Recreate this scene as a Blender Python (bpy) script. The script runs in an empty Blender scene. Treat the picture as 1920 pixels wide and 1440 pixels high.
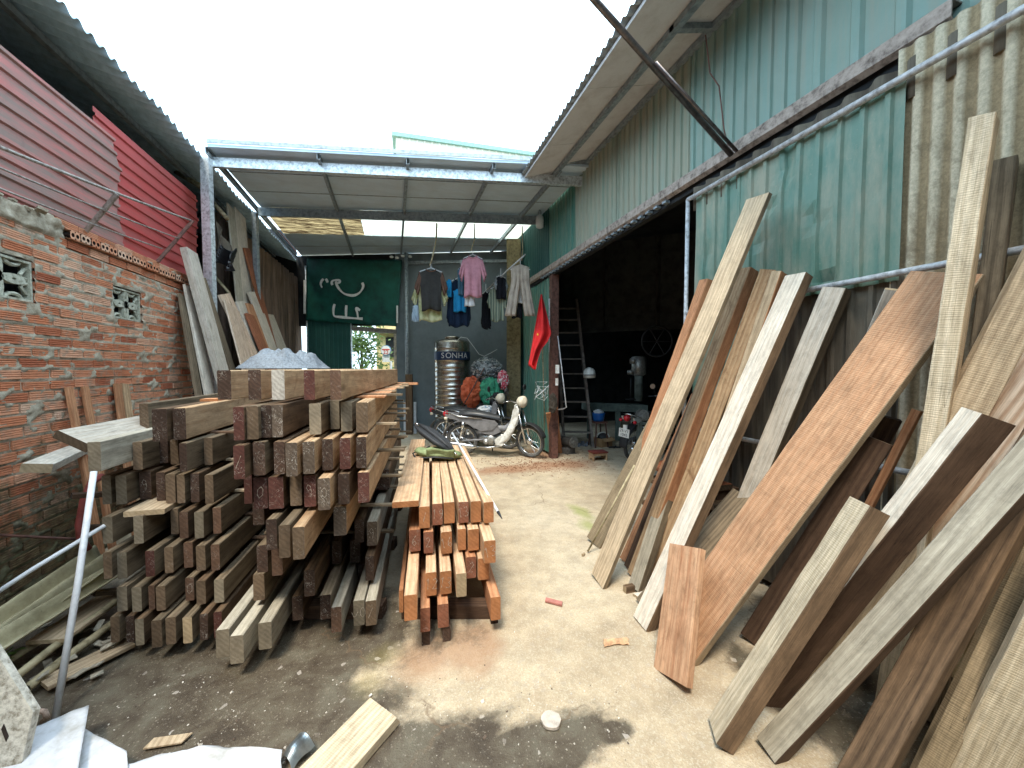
import bpy, bmesh, math, random
from mathutils import Vector, Matrix, noise
R = math.radians
random.seed(7)
sc = bpy.context.scene
COL = sc.collection

# ------------------------------------------------------------------ camera
FPX, HEAD, PITCH, EYE = 720.0, R(17.0), math.atan(30/720), 1.55
cam_d = bpy.data.cameras.new('camera')
cam_d.sensor_width = 36.0; cam_d.lens = 36.0*FPX/1920
cam_d.clip_start = 0.05; cam_d.clip_end = 400
cam = bpy.data.objects.new('camera', cam_d); COL.objects.link(cam)
cam.location = (0, 0, EYE); cam.rotation_euler = (math.pi/2-PITCH, 0, -HEAD)
sc.camera = cam

# ------------------------------------------------------------------ sky, sun, exposure
w = bpy.data.worlds.new('World'); sc.world = w; w.use_nodes = True
nt = w.node_tree; nt.nodes.clear()
out = nt.nodes.new('ShaderNodeOutputWorld'); bg = nt.nodes.new('ShaderNodeBackground')
sky = nt.nodes.new('ShaderNodeTexSky'); sky.sky_type = 'NISHITA'; sky.sun_disc = False
sky.sun_elevation = R(62); sky.sun_rotation = R(150); sky.dust_density = 4; sky.air_density = 1.0
mixw = nt.nodes.new('ShaderNodeMix'); mixw.data_type = 'RGBA'; mixw.inputs[0].default_value = 0.82
mixw.inputs[7].default_value = (7.9, 10.6, 12.6, 1)      # an even, bright cloud deck
nt.links.new(sky.outputs[0], mixw.inputs[6]); nt.links.new(mixw.outputs[2], bg.inputs[0])
bg.inputs[1].default_value = 0.1; nt.links.new(bg.outputs[0], out.inputs[0])
sl = bpy.data.lights.new('sun', 'SUN'); sl.energy = 1.35; sl.angle = R(14); sl.color = (1.0, .90, .74)
so = bpy.data.objects.new('sun', sl); COL.objects.link(so)
so.rotation_euler = (R(28), 0, R(-30)); so.location = (0, 0, 20)
sc.view_settings.view_transform = 'Standard'; sc.view_settings.look = 'None'
sc.view_settings.exposure = 1.85; sc.view_settings.gamma = 1
sc.cycles.max_bounces = 6; sc.cycles.diffuse_bounces = 4
sc.cycles.use_denoising = True

# ------------------------------------------------------------------ helpers: where things stand
_f = Vector((math.sin(HEAD)*math.cos(PITCH), math.cos(HEAD)*math.cos(PITCH), -math.sin(PITCH)))
_r = Vector((math.cos(HEAD), -math.sin(HEAD), 0)); _u = _r.cross(_f)
CAM = Vector((0, 0, EYE))
def ray(px, py): return _f + _r*((px-960)/FPX) + _u*((720-py)/FPX)
def Pd(px, py, d): return CAM + ray(px, py)*d
def Pz(px, py, z=0.0):
    q = ray(px, py); return CAM + q*((z-EYE)/q.z)
def Px(px, py, x):
    q = ray(px, py); return CAM + q*(x/q.x)
def Pp(px, py, p, n):
    q = ray(px, py); return CAM + q*((p-CAM).dot(n)/q.dot(n))

# ------------------------------------------------------------------ helpers: materials
class NT:
    def __init__(s, name):
        s.m = bpy.data.materials.new(name); s.m.use_nodes = True; s.t = s.m.node_tree; s.t.nodes.clear()
        s.o = s.n('OutputMaterial'); s.b = s.n('BsdfPrincipled'); s.l(s.b.outputs[0], s.o.inputs[0])
    def n(s, k, **kw):
        x = s.t.nodes.new('ShaderNode'+k)
        for a, v in kw.items(): setattr(x, a, v)
        return x
    def l(s, a, b): s.t.links.new(a, b)
    def put(s, sock, v):
        if hasattr(v, 'is_output'): s.l(v, sock)
        else: sock.default_value = v
    def coord(s, kind='Object', scale=(1, 1, 1), rnd=True, loc=(0, 0, 0)):
        if kind == 'World': v = s.n('NewGeometry').outputs['Position']
        else: v = s.n('TexCoord').outputs[kind]
        if rnd:
            oi = s.n('ObjectInfo'); m = s.n('VectorMath', operation='SCALE'); m.inputs[0].default_value = (37, 53, 71)
            s.l(oi.outputs['Random'], m.inputs[3]); a = s.n('VectorMath', operation='ADD'); s.l(v, a.inputs[0]); s.l(m.outputs[0], a.inputs[1]); v = a.outputs[0]
        mp = s.n('Mapping'); mp.inputs['Scale'].default_value = scale; mp.inputs['Location'].default_value = loc; s.l(v, mp.inputs[0]); return mp.outputs[0]
    def noise(s, v, scale=5, det=5, rough=.6, dist=0):
        x = s.n('TexNoise'); s.l(v, x.inputs['Vector']); x.inputs['Scale'].default_value = scale; x.inputs['Detail'].default_value = det
        x.inputs['Roughness'].default_value = rough; x.inputs['Distortion'].default_value = dist; return x.outputs['Fac']
    def wave(s, v, scale=5, dist=2, det=2, axis='X', ds=1.0):
        x = s.n('TexWave', bands_direction=axis); s.l(v, x.inputs['Vector']); x.inputs['Scale'].default_value = scale
        x.inputs['Distortion'].default_value = dist; x.inputs['Detail'].default_value = det; x.inputs['Detail Scale'].default_value = ds; return x.outputs['Fac']
    def vor(s, v, scale=5, feature='F1', rnd=1.0):
        x = s.n('TexVoronoi', feature=feature); s.l(v, x.inputs['Vector']); x.inputs['Scale'].default_value = scale; x.inputs['Randomness'].default_value = rnd
        return x.outputs['Distance']
    def ramp(s, v, stops):
        x = s.n('ValToRGB'); r = x.color_ramp
        while len(r.elements) < len(stops): r.elements.new(.5)
        for e, (p, c) in zip(r.elements, stops):
            e.position = p; e.color = (c, c, c, 1) if not hasattr(c, '__len__') else (*c[:3], 1)
        s.l(v, x.inputs[0]); return x.outputs[0]
    def mix(s, f, a, b, mode='MIX'):
        x = s.n('Mix', data_type='RGBA', blend_type=mode); s.put(x.inputs[0], f)
        for i, v in ((6, a), (7, b)):
            if hasattr(v, 'is_output'): s.l(v, x.inputs[i])
            else: x.inputs[i].default_value = (*v[:3], 1)
        return x.outputs[2]
    def math(s, op, a, b=0.0, clamp=False):
        x = s.n('Math', operation=op, use_clamp=clamp); s.put(x.inputs[0], a); s.put(x.inputs[1], b); return x.outputs[0]
    def hsvrand(s, col, lo=.8, hi=1.2):
        oi = s.n('ObjectInfo'); mr = s.n('MapRange'); mr.inputs[3].default_value = lo; mr.inputs[4].default_value = hi
        s.l(oi.outputs['Random'], mr.inputs[0]); h = s.n('HueSaturation'); s.l(col, h.inputs['Color']); s.l(mr.outputs[0], h.inputs['Value']); return h.outputs[0]
    def bump(s, h, st=.3, d=.01):
        x = s.n('Bump'); x.inputs['Strength'].default_value = st; x.inputs['Distance'].default_value = d; s.l(h, x.inputs['Height']); s.l(x.outputs[0], s.b.inputs['Normal'])
    def fin(s, col=None, rough=.8, metal=0, spec=.3):
        if col is not None: s.put(s.b.inputs['Base Color'], col if hasattr(col, 'is_output') else (*col[:3], 1))
        s.put(s.b.inputs['Roughness'], rough); s.put(s.b.inputs['Metallic'], metal); s.b.inputs['Specular IOR Level'].default_value = spec
        return s.m

def plain(name, c, rough=.6, metal=0, var=.25, scale=12, bump=.15, c2=None, spec=.4, kind='Object'):
    t = NT(name); v = t.coord(kind); f = t.noise(v, scale, 6, .65)
    d = c2 or tuple(x*(1-var*1.6) for x in c); e = tuple(min(1, x*(1+var)) for x in c)
    col = t.ramp(f, [(.32, d), (.52, c), (.72, e)])
    if bump: t.bump(f, bump, .01)
    return t.fin(col, rough, metal, spec)

def wood(name, c1, c2, stain=(.05, .035, .025), saw=0.0, stain_at=.62, stain_amt=.6, grain=1.0, rough=.78, lo=.82, hi=1.15, mottle=.4, cath=.5):
    t = NT(name); v = t.coord('Object')
    vg = t.coord('Object', (26, 1.6, 26)); g = t.noise(vg, 1.6, 7, .7, .6)
    wv = t.wave(t.coord('Object', (7, .55, 7)), 1.6, 9, 3, 'X', 1.2)
    f = t.mix(cath*.5, g, wv); f = t.ramp(f, [(.28, 0), (.72, 1)])
    col = t.mix(f, c1, c2)
    fine = t.noise(t.coord('Object', (150, 4, 150)), 2, 3, .6); fr = t.ramp(fine, [(.3, .62), (.6, 1.0)])
    col = t.mix(.75*grain, col, fr, 'MULTIPLY')
    blot = t.noise(v, 3.2, 6, .7, .5); br = t.ramp(blot, [(.35, 1.15), (.7, .72)]); col = t.mix(mottle, col, br, 'MULTIPLY')
    st = t.noise(t.coord('Object', (2.2, 1.0, 2.2), loc=(9, 3, 1)), 2.6, 8, .75, .8)
    sm = t.ramp(st, [(stain_at, 0), (stain_at+.12, stain_amt)]); col = t.mix(sm, col, stain)
    kn = t.vor(t.coord('Object', (2.6, .8, 2.6), loc=(5, 2, 8)), 1.1); kr = t.mix(.5, kn, t.noise(v, 30, 3, .6)); col = t.mix(t.ramp(kn, [(.02, .85), (.055, .35), (.075, 0)]), col, tuple(x*.35 for x in c1))
    ck = t.math('ABSOLUTE', t.math('SUBTRACT', t.noise(t.coord('Object', (22, .55, 22), loc=(1, 6, 4)), 1.5, 3, .5, .3), .5)); ckm = t.math('MULTIPLY', t.ramp(ck, [(.0, 1), (.006, 0)]), t.ramp(t.noise(v, 2.7, 3, .5), [(.5, 0), (.6, .8)])); col = t.mix(ckm, col, tuple(x*.2 for x in c1))
    gm = t.noise(t.coord('Object', (9, 4, 9), loc=(2, 8, 3)), 2.2, 8, .8, .5); col = t.mix(.55, col, t.ramp(gm, [(.36, .58), (.55, 1.08)]), 'MULTIPLY')
    h = fine
    if saw:
        sw = t.wave(t.coord('Object', (1.3, 12, 1.3)), 3.0, 7, 4, 'Y', 1.3)
        sw = t.mix(.45, sw, t.noise(t.coord('Object', (3, 120, 3)), 1.5, 3, .6)); sr = t.mix(t.ramp(t.noise(v, 4.5, 5, .7, .6), [(.35, .15), (.62, 1)]), (1, 1, 1), t.ramp(sw, [(.22, 1-saw*.5), (.58, 1.0)])); col = t.mix(1.0, col, sr, 'MULTIPLY'); h = t.mix(.75, fine, sw)
    col = t.hsvrand(col, lo, hi); t.bump(h, .35 if saw else .28, .004)
    return t.fin(col, t.ramp(g, [(.3, rough-.1), (.7, min(1, rough+.12))]), 0, .25)

def endgrain(name, c1, c2, scratch=.0, lo=.7, hi=1.3, chalk=(.75, .72, .66)):
    t = NT(name); v = t.coord('Object')
    ring = t.wave(t.coord('Object', (1, .2, 1)), 22, 5, 3, 'DIAGONAL', 1.5); n = t.noise(v, 22, 6, .7)
    col = t.mix(t.mix(.4, n, ring), c1, c2)
    b = t.noise(v, 9, 5, .7); col = t.mix(.6, col, t.ramp(b, [(.35, 1.3), (.65, .6)]), 'MULTIPLY')
    if scratch:
        s = t.noise(t.coord('Object', (1, 1, 1), loc=(3, 7, 5)), 26, 2, .5, 1.5)
        a = t.math('ABSOLUTE', t.math('SUBTRACT', s, .5)); lines = t.ramp(a, [(.004, 1), (.014, 0)])
        k = t.ramp(t.noise(v, 12, 3, .6), [(.45, 0), (.6, scratch)]); col = t.mix(t.math('MULTIPLY', lines, k), col, chalk)
        e = t.ramp(t.noise(v, 60, 4, .7), [(.62, 0), (.72, scratch*.6)]); col = t.mix(e, col, chalk)
    col = t.hsvrand(col, lo, hi); t.bump(n, .3, .004)
    return t.fin(col, .75, 0, .25)

def corrmetal(name, c, dirt, rough=.45, dirt_at=.5, metal=.0, streak=(9, 9, .8), rust=None, amt=.8, fade=None):
    t = NT(name); v = t.coord('World', rnd=False)
    n1 = t.noise(t.coord('World', streak, rnd=False), 1.2, 7, .7); n2 = t.noise(v, 2.1, 6, .7, .4)
    col = t.mix(t.ramp(n2, [(.35, 0), (.7, .5)]), c, fade or tuple(min(1, x*1.35+.02) for x in c))
    m = t.math('MULTIPLY', t.ramp(n1, [(dirt_at-.1, 0), (dirt_at+.15, 1)]), amt); col = t.mix(m, col, dirt)
    sp = t.noise(v, 46, 4, .8); col = t.mix(t.ramp(sp, [(.62, 0), (.7, .6)]), col, dirt)
    if rust:
        r = t.noise(v, 5.3, 8, .8, .6); col = t.mix(t.ramp(r, [(.58, 0), (.66, .85)]), col, rust)
    t.bump(t.noise(v, 30, 4, .7), .12, .006)
    return t.fin(col, t.ramp(n1, [(.3, rough), (.7, min(1, rough+.3))]), metal, .4)

# ------------------------------------------------------------------ helpers: meshes and objects
ORG = {}
def tag(o, label=None, cat=None, group=None, kind=None):
    if label: o['label'] = label
    if cat: o['category'] = cat
    if group: o['group'] = group
    if kind: o['kind'] = kind
    elif cat: o['kind'] = 'thing'
    return o
def thing(name, loc, label, cat, group=None):
    o = bpy.data.objects.new(name, None); COL.objects.link(o); o.location = loc; o.empty_display_size = .1
    ORG[o] = Vector(loc); return tag(o, label, cat, group)

class MB:
    def __init__(s, M=None): s.v = []; s.f = []; s.mi = []; s.c = []; s.M = M; s.cc = None
    def _p(s, p): s.v.append(s.M @ Vector(p) if s.M else Vector(p)); return len(s.v)-1
    def face(s, idx, mi=0): s.f.append(idx); s.mi.append(mi); s.c.append(s.cc)
    def obox(s, o, a, b, c, mi=0):            # corner o and three edge vectors
        o, a, b, c = map(Vector, (o, a, b, c)); k = [s._p(o+a*i+b*j+c*l) for l in (0, 1) for j in (0, 1) for i in (0, 1)]
        fl = [(0, 2, 3, 1), (4, 5, 7, 6), (0, 1, 5, 4), (2, 6, 7, 3), (0, 4, 6, 2), (1, 3, 7, 5)]
        if a.cross(b).dot(c) < 0: fl = [q[::-1] for q in fl]
        for q in fl: s.face([k[i] for i in q], mi)
    def box(s, c, d, mi=0, rz=0):
        c = Vector(c); m = Matrix.Rotation(rz, 3, 'Z'); a, b, e = m@Vector((d[0], 0, 0)), m@Vector((0, d[1], 0)), Vector((0, 0, d[2]))
        s.obox(c-(a+b+e)/2, a, b, e, mi)
    def tube(s, pts, r, n=8, mi=0, caps=True, flat=1.0, closed=False):
        pts = [Vector(p) for p in pts]; rr = r if hasattr(r, '__len__') else [r]*len(pts)
        N = len(pts); rings = []; up = None
        for i, p in enumerate(pts):
            a = pts[i-1] if (i or closed) else p; b = pts[(i+1) % N] if (i < N-1 or closed) else p
            t = (b-a).normalized()
            if up is None:
                up = Vector((0, 0, 1)) if abs(t.z) < .9 else Vector((0, 1, 0))
            x = t.cross(up).normalized(); y = x.cross(t).normalized(); up = y
            rings.append([s._p(p+(x*math.cos(q)+y*math.sin(q)*flat)*rr[i]) for q in [2*math.pi*k/n for k in range(n)]])
        for i in range(N-1 + (1 if closed else 0)):
            A, B = rings[i], rings[(i+1) % N]
            for k in range(n): s.face([A[k], A[(k+1) % n], B[(k+1) % n], B[k]][::-1], mi)
        if caps and not closed: s.face(rings[0], mi); s.face(rings[-1][::-1], mi)
    def lathe(s, prof, c=(0, 0, 0), axis='Z', n=24, mi=0, M=None):
        c = Vector(c); rings = []
        for r, h in prof:
            ring = []
            for k in range(n):
                a = 2*math.pi*k/n; x, y = r*math.cos(a), r*math.sin(a)
                q = Vector((x, y, h)) if axis == 'Z' else Vector((h, x, y)) if axis == 'X' else Vector((y, h, x))
                ring.append(s._p(c+(M@q if M else q)))
            rings.append(ring)
        for i in range(len(rings)-1):
            for k in range(n): s.face([rings[i][k], rings[i][(k+1) % n], rings[i+1][(k+1) % n], rings[i+1][k]], mi)
        s.face(rings[0][::-1], mi); s.face(rings[-1], mi)
    def prism(s, poly, o, ax, ay, az, mi=0):  # 2-D outline lifted along az
        o, ax, ay, az = map(Vector, (o, ax, ay, az)); A = [s._p(o+ax*x+ay*y) for x, y in poly]; B = [s._p(o+ax*x+ay*y+az) for x, y in poly]
        s.face(A[::-1], mi); s.face(B, mi); n = len(A)
        for k in range(n): s.face([A[k], A[(k+1) % n], B[(k+1) % n], B[k]], mi)
    def grid(s, fn, nu, nv, mi=0, closeu=False):
        I = [[s._p(fn(i/nu, j/nv)) for i in range(nu + (0 if closeu else 1))] for j in range(nv+1)]; W = len(I[0])
        for j in range(nv):
            for i in range(nu): s.face([I[j][i], I[j][(i+1) % W], I[j+1][(i+1) % W], I[j+1][i]], mi)
    def build(s, name, mats, parent=None, smooth=False, origin=None, thick=0):
        if not isinstance(mats, (list, tuple)): mats = [mats]
        xs = [p.x for p in s.v]; ys = [p.y for p in s.v]; zs = [p.z for p in s.v]
        o = Vector(origin) if origin is not None else Vector(((min(xs)+max(xs))/2, (min(ys)+max(ys))/2, min(zs)))
        me = bpy.data.meshes.new(name); me.from_pydata([p-o for p in s.v], [], s.f); 
        for m in mats: me.materials.append(m)
        me.polygons.foreach_set('material_index', s.mi)
        if smooth: me.polygons.foreach_set('use_smooth', [True]*len(s.f))
        if any(c is not None for c in s.c):
            at = me.color_attributes.new('tone', 'FLOAT_COLOR', 'CORNER')
            for p, c in zip(me.polygons, s.c):
                for li in p.loop_indices: at.data[li].color = (*(c or (.5, .5, .5)), 1)
        me.update(); ob = bpy.data.objects.new(name, me); COL.objects.link(ob); ORG[ob] = o
        if parent: ob.parent = parent; ob.location = o-ORG[parent]
        else: ob.location = o
        if thick: md = ob.modifiers.new('thickness', 'SOLIDIFY'); md.thickness = thick; md.offset = 0
        return ob

def plank(name, base, A, W, N, L, wd, th, mats, label=None, cat=None, group=None, jit=.0012, ch=.003, rag0=0, rag1=0, parent=None, bow=0):
    """board of length L along A from its foot; visible face centred on base, thickness going along N"""
    A = A.normalized(); W = (W-A*W.dot(A)).normalized(); Nn = A.cross(W).normalized() if N is None else N
    if N is not None:
        Nn = W.cross(A).normalized()
        if Nn.dot(N) < 0: Nn = -Nn
    me = bpy.data.meshes.new(name); h = wd/2
    if len(mats) > 2: jit = max(jit, .002)
    prof = [(-h+ch, 0), (h-ch, 0), (h, ch), (h, th-ch), (h-ch, th), (-h+ch, th), (-h, th-ch), (-h, ch)]
    n = max(3, int(L/.09)); v = []; f = []; mi = []
    rs = random.Random(hash((round(base.x, 3), round(base.y, 3), round(L, 3))))
    ph = rs.random()*9
    for i in range(n+1):
        y = L*i/n; b = bow*math.sin(math.pi*i/n)
        for k, (x, z) in enumerate(prof):
            yy = y
            if i == n and rag1: yy += rs.uniform(-rag1, rag1*.2)
            if i == 0 and rag0: yy += rs.uniform(-rag0*.2, rag0)
            wob = math.sin(ph+i*.21)*jit*1.6
            v.append((x+rs.uniform(-jit, jit)*.45+wob, yy, z+rs.uniform(-jit, jit)*.4+b))
    for i in range(n):
        for k in range(8): f.append((i*8+k, i*8+(k+1) % 8, (i+1)*8+(k+1) % 8, (i+1)*8+k)); mi.append(2 if (len(mats) > 2 and k in (1, 2, 3)) else 0)
    f.append(tuple(range(7, -1, -1))); f.append(tuple(n*8+k for k in range(8))); mi += [1, 1]
    M = Matrix(((W.x, A.x, Nn.x), (W.y, A.y, Nn.y), (W.z, A.z, Nn.z)))
    if M.determinant() > 0: f = [q[::-1] for q in f]
    # keep the frame right-handed so that the object matrix is a pure rotation
    if M.determinant() < 0:
        v = [(-x, y, z) for x, y, z in v]; W2 = -W; f = [q[::-1] for q in f][:]
        M = Matrix(((W2.x, A.x, Nn.x), (W2.y, A.y, Nn.y), (W2.z, A.z, Nn.z)))
        f = [q[::-1] for q in f]; f = [q[::-1] for q in f]
    me.from_pydata(v, [], f)
    for m in mats: me.materials.append(m)
    me.polygons.foreach_set('material_index', mi); me.update()
    bm = bmesh.new(); bm.from_mesh(me); bmesh.ops.recalc_face_normals(bm, faces=bm.faces); bm.to_mesh(me); bm.free()
    ob = bpy.data.objects.new(name, me); COL.objects.link(ob); ob.matrix_world = Matrix.Translation(base) @ M.to_4x4()
    ORG[ob] = base
    if label: tag(ob, label, cat, group)
    return ob

def corr(mb, o, du, dv, W, H, pitch, amp, kind='sine', nrm=None, rows=6, wob=.0, dent=0, seed=0, mi=0, cut=None):
    """corrugated sheet: ribs run along dv, repeat along du"""
    o, du, dv = Vector(o), Vector(du).normalized(), Vector(dv).normalized(); n = Vector(nrm).normalized() if nrm is not None else du.cross(dv)
    us = []
    if kind == 'sine':
        k = int(W/pitch*8)
        us = [(W*i/k, amp*math.cos(2*math.pi*W*i/k/pitch)) for i in range(k+1)]
    else:
        x = 0.0
        while x < W:
            for a, h in ((0, 0), (.62, 0), (.70, 1), (.90, 1), (.98, 0)):
                if x+a*pitch <= W: us.append((x+a*pitch, amp*h))
            if kind == 'fine':
                us[-5:-5] = []
            x += pitch
        us.append((W, 0))
    nu = len(us)
    def fn(j, i):
        x, h = us[i]; y = H*j/rows
        q = noise.noise(Vector((x*1.7+seed, y*1.3, seed*3.1)))*wob
        e = 0
        if dent: e = -dent*max(0, noise.noise(Vector((x*7+seed, y*6, 4.2)))-.32)*3
        yy = y
        if cut and j == rows: yy += cut*noise.noise(Vector((x*5, seed, 0)))
        return o+du*x+dv*yy+n*(h+q+e)
    I = [[mb._p(fn(j, i)) for i in range(nu)] for j in range(rows+1)]
    for j in range(rows):
        for i in range(nu-1): mb.face([I[j][i], I[j][i+1], I[j+1][i+1], I[j+1][i]], mi)

def text_mesh(body, size, ext=.002):
    cu = bpy.data.curves.new('lettering', 'FONT'); cu.body = body; cu.size = size; cu.extrude = ext; cu.align_x = 'CENTER'; cu.align_y = 'CENTER'
    ob = bpy.data.objects.new('lettering', cu); COL.objects.link(ob); bpy.context.view_layer.update()
    me = bpy.data.meshes.new_from_object(ob.evaluated_get(bpy.context.evaluated_depsgraph_get())); bpy.data.objects.remove(ob); bpy.data.curves.remove(cu)
    return me
def add_mesh(mb, me, M, mi=0):
    k = [mb._p(M @ v.co) for v in me.vertices]
    for p in me.polygons: mb.face([k[i] for i in p.vertices], mi)
def text_on(mb, body, size, o, ax, ay, ext=.002, mi=0):
    ax, ay = Vector(ax).normalized(), Vector(ay).normalized(); az = ax.cross(ay)
    M = Matrix(((ax.x, ay.x, az.x), (ax.y, ay.y, az.y), (ax.z, ay.z, az.z))).to_4x4(); M.translation = o
    add_mesh(mb, text_mesh(body, size, ext), M, mi)
def sheet_solid(mb, fn, nu, nv, th, mi=0):
    """closed thin skin around a wavy surface fn(u,v)"""
    P = [[Vector(fn(i/nu, j/nv)) for i in range(nu+1)] for j in range(nv+1)]
    def nr(i, j):
        a = P[j][min(i+1, nu)]-P[j][max(i-1, 0)]; b = P[min(j+1, nv)][i]-P[max(j-1, 0)][i]; q = a.cross(b); return q.normalized() if q.length > 1e-9 else Vector((0, 0, 1))
    F = [[mb._p(P[j][i]+nr(i, j)*th/2) for i in range(nu+1)] for j in range(nv+1)]; B = [[mb._p(P[j][i]-nr(i, j)*th/2) for i in range(nu+1)] for j in range(nv+1)]
    for j in range(nv):
        for i in range(nu):
            mb.face([F[j][i], F[j][i+1], F[j+1][i+1], F[j+1][i]], mi); mb.face([B[j][i], B[j+1][i], B[j+1][i+1], B[j][i+1]], mi)
    for i in range(nu): mb.face([F[0][i], B[0][i], B[0][i+1], F[0][i+1]], mi); mb.face([F[nv][i], F[nv][i+1], B[nv][i+1], B[nv][i]], mi)
    for j in range(nv): mb.face([F[j][0], F[j+1][0], B[j+1][0], B[j][0]], mi); mb.face([F[j][nu], B[j][nu], B[j+1][nu], F[j+1][nu]], mi)
# ================================================================== materials of the setting
def ground_mat():
    t = NT('yard_concrete'); v = t.coord('World', rnd=False)
    big = t.noise(v, .9, 6, .65, .3); med = t.noise(v, 6, 7, .7); fine = t.noise(v, 60, 4, .75)
    col = t.ramp(big, [(.3, (.35, .275, .185)), (.5, (.47, .385, .27)), (.7, (.54, .46, .345))])
    col = t.mix(.7, col, t.ramp(med, [(.35, .68), (.6, 1.12)]), 'MULTIPLY'); col = t.mix(t.ramp(t.noise(v, 2.4, 8, .8, .8), [(.50, 0), (.70, .35)]), col, (.30, .20, .125))
    pv = t.n('TexVoronoi'); t.l(v, pv.inputs['Vector']); pv.inputs['Scale'].default_value = 170
    pc = t.n('SeparateColor'); t.l(pv.outputs['Color'], pc.inputs[0])
    col = t.mix(t.ramp(pc.outputs[0], [(.55, 0), (.85, .34)]), col, (.30, .235, .16)); col = t.mix(t.ramp(pc.outputs[1], [(.6, 0), (.95, .35)]), col, (.60, .55, .45))
    pv2 = t.n('TexVoronoi'); t.l(v, pv2.inputs['Vector']); pv2.inputs['Scale'].default_value = 48
    pc2 = t.n('SeparateColor'); t.l(pv2.outputs['Color'], pc2.inputs[0])
    col = t.mix(t.ramp(pc2.outputs[2], [(.95, 0), (.96, .35)]), col, (.36, .31, .25))
    # stains, plus shade painted under the right boards: each an ellipse (x, y, rx, ry) with a ragged rim
    def blob(lst, rag=.35, sc=2.2, lo=.9, hi=1.12):
        m = None
        nz = t.math('MULTIPLY', t.math('SUBTRACT', t.noise(v, sc, 6, .7, .3), .5), rag*2.4)
        for (x, y, rx, ry) in lst:
            mp = t.n('Mapping'); mp.inputs['Location'].default_value = (-x/rx, -y/ry, 0); mp.inputs['Scale'].default_value = (1/rx, 1/ry, 0)
            t.l(v, mp.inputs[0]); L = t.n('VectorMath', operation='LENGTH'); t.l(mp.outputs[0], L.inputs[0]); d = L.outputs['Value']
            m = d if m is None else t.math('MINIMUM', m, d)
        m = t.math('ADD', m, nz); return t.ramp(m, [(lo-.0, 1), (min(hi, 1.0), 0)]) if hi <= 1 else t.ramp(t.math('MULTIPLY', m, .5), [(lo*.5, 1), (hi*.5, 0)])
    def E(px, py, rx, ry):
        p = Pz(px, py); return (p.x, p.y, rx, ry)
    red = blob([E(880, 1215, .22, .2), E(800, 1230, .2, .2)], .6, 3.5, .5, 1.1)
    col = t.mix(t.math('MULTIPLY', red, .55), col, (.33, .17, .09))
    red2 = blob([E(1050, 872, .75, .35), E(950, 880, .9, .25), E(1010, 850, .4, .5)], .8, 3.0, .4, 1.2)
    col = t.mix(t.math('MULTIPLY', red2, .7), col, (.27, .12, .06))
    moss = blob([E(1090, 960, .1, .3), E(1105, 985, .1, .2)], .7, 5, .3, 1.1); col = t.mix(t.math('MULTIPLY', moss, .6), col, (.22, .27, .05))
    damp_shade = blob([E(250, 1330, 1.05, .42), E(450, 1240, 1.1, .38), E(120, 1250, .9, 1.2), E(640, 1170, .45, .35), E(560, 1360, .5, .22), E(780, 1420, .42, .17), E(1010, 1405, .36, .145), E(1150, 1372, .1, .06), E(300, 900, 1.6, 1.6), E(1480, 1300, .16, .3), E(1560, 1190, .3, .4), E(1760, 1420, .35, .3), E(1640, 1300, .3, .3)], .62, 3.6, .80, 1.14)  # last ellipses: shade and dark debris under the right boards, put into the colour
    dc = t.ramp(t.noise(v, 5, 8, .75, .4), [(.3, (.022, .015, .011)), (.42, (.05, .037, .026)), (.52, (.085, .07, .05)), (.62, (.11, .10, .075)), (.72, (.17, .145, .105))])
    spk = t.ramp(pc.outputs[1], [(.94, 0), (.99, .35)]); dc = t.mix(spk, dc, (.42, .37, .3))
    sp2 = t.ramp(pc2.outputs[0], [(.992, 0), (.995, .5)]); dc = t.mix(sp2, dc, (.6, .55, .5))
    col = t.mix(t.math('MULTIPLY', damp_shade, .94), col, dc)
    rim = blob([E(690, 1275, .1, .12), E(720, 1230, .12, .12)], .5, 6, .2, 1.1); col = t.mix(t.math('MULTIPLY', rim, .16), col, (.5, .42, .14))
    cr = t.n('TexVoronoi', feature='DISTANCE_TO_EDGE'); vv = t.coord('World', rnd=False); nzv = t.n('TexNoise'); t.l(vv, nzv.inputs['Vector']); nzv.inputs['Scale'].default_value = 7; nzv.inputs['Detail'].default_value = 6
    sc_ = t.n('VectorMath', operation='SCALE'); sc_.inputs[3].default_value = .22; t.l(nzv.outputs['Color'], sc_.inputs[0]); ad = t.n('VectorMath', operation='ADD'); t.l(vv, ad.inputs[0]); t.l(sc_.outputs[0], ad.inputs[1]); t.l(ad.outputs[0], cr.inputs['Vector']); cr.inputs['Scale'].default_value = .42
    crk = t.math('MULTIPLY', t.ramp(cr.outputs['Distance'], [(.0, .7), (.0035, 0)]), t.ramp(t.noise(v, 1.7, 3, .5), [(.48, 0), (.56, 1)])); col = t.mix(crk, col, (.16, .11, .07))
    h = t.mix(.5, med, fine); h = t.mix(.35, h, pv.outputs['Distance']); t.bump(h, .55, .012)
    return t.fin(col, t.ramp(damp_shade, [(0, .95), (1, .55)]), 0, .3)

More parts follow.
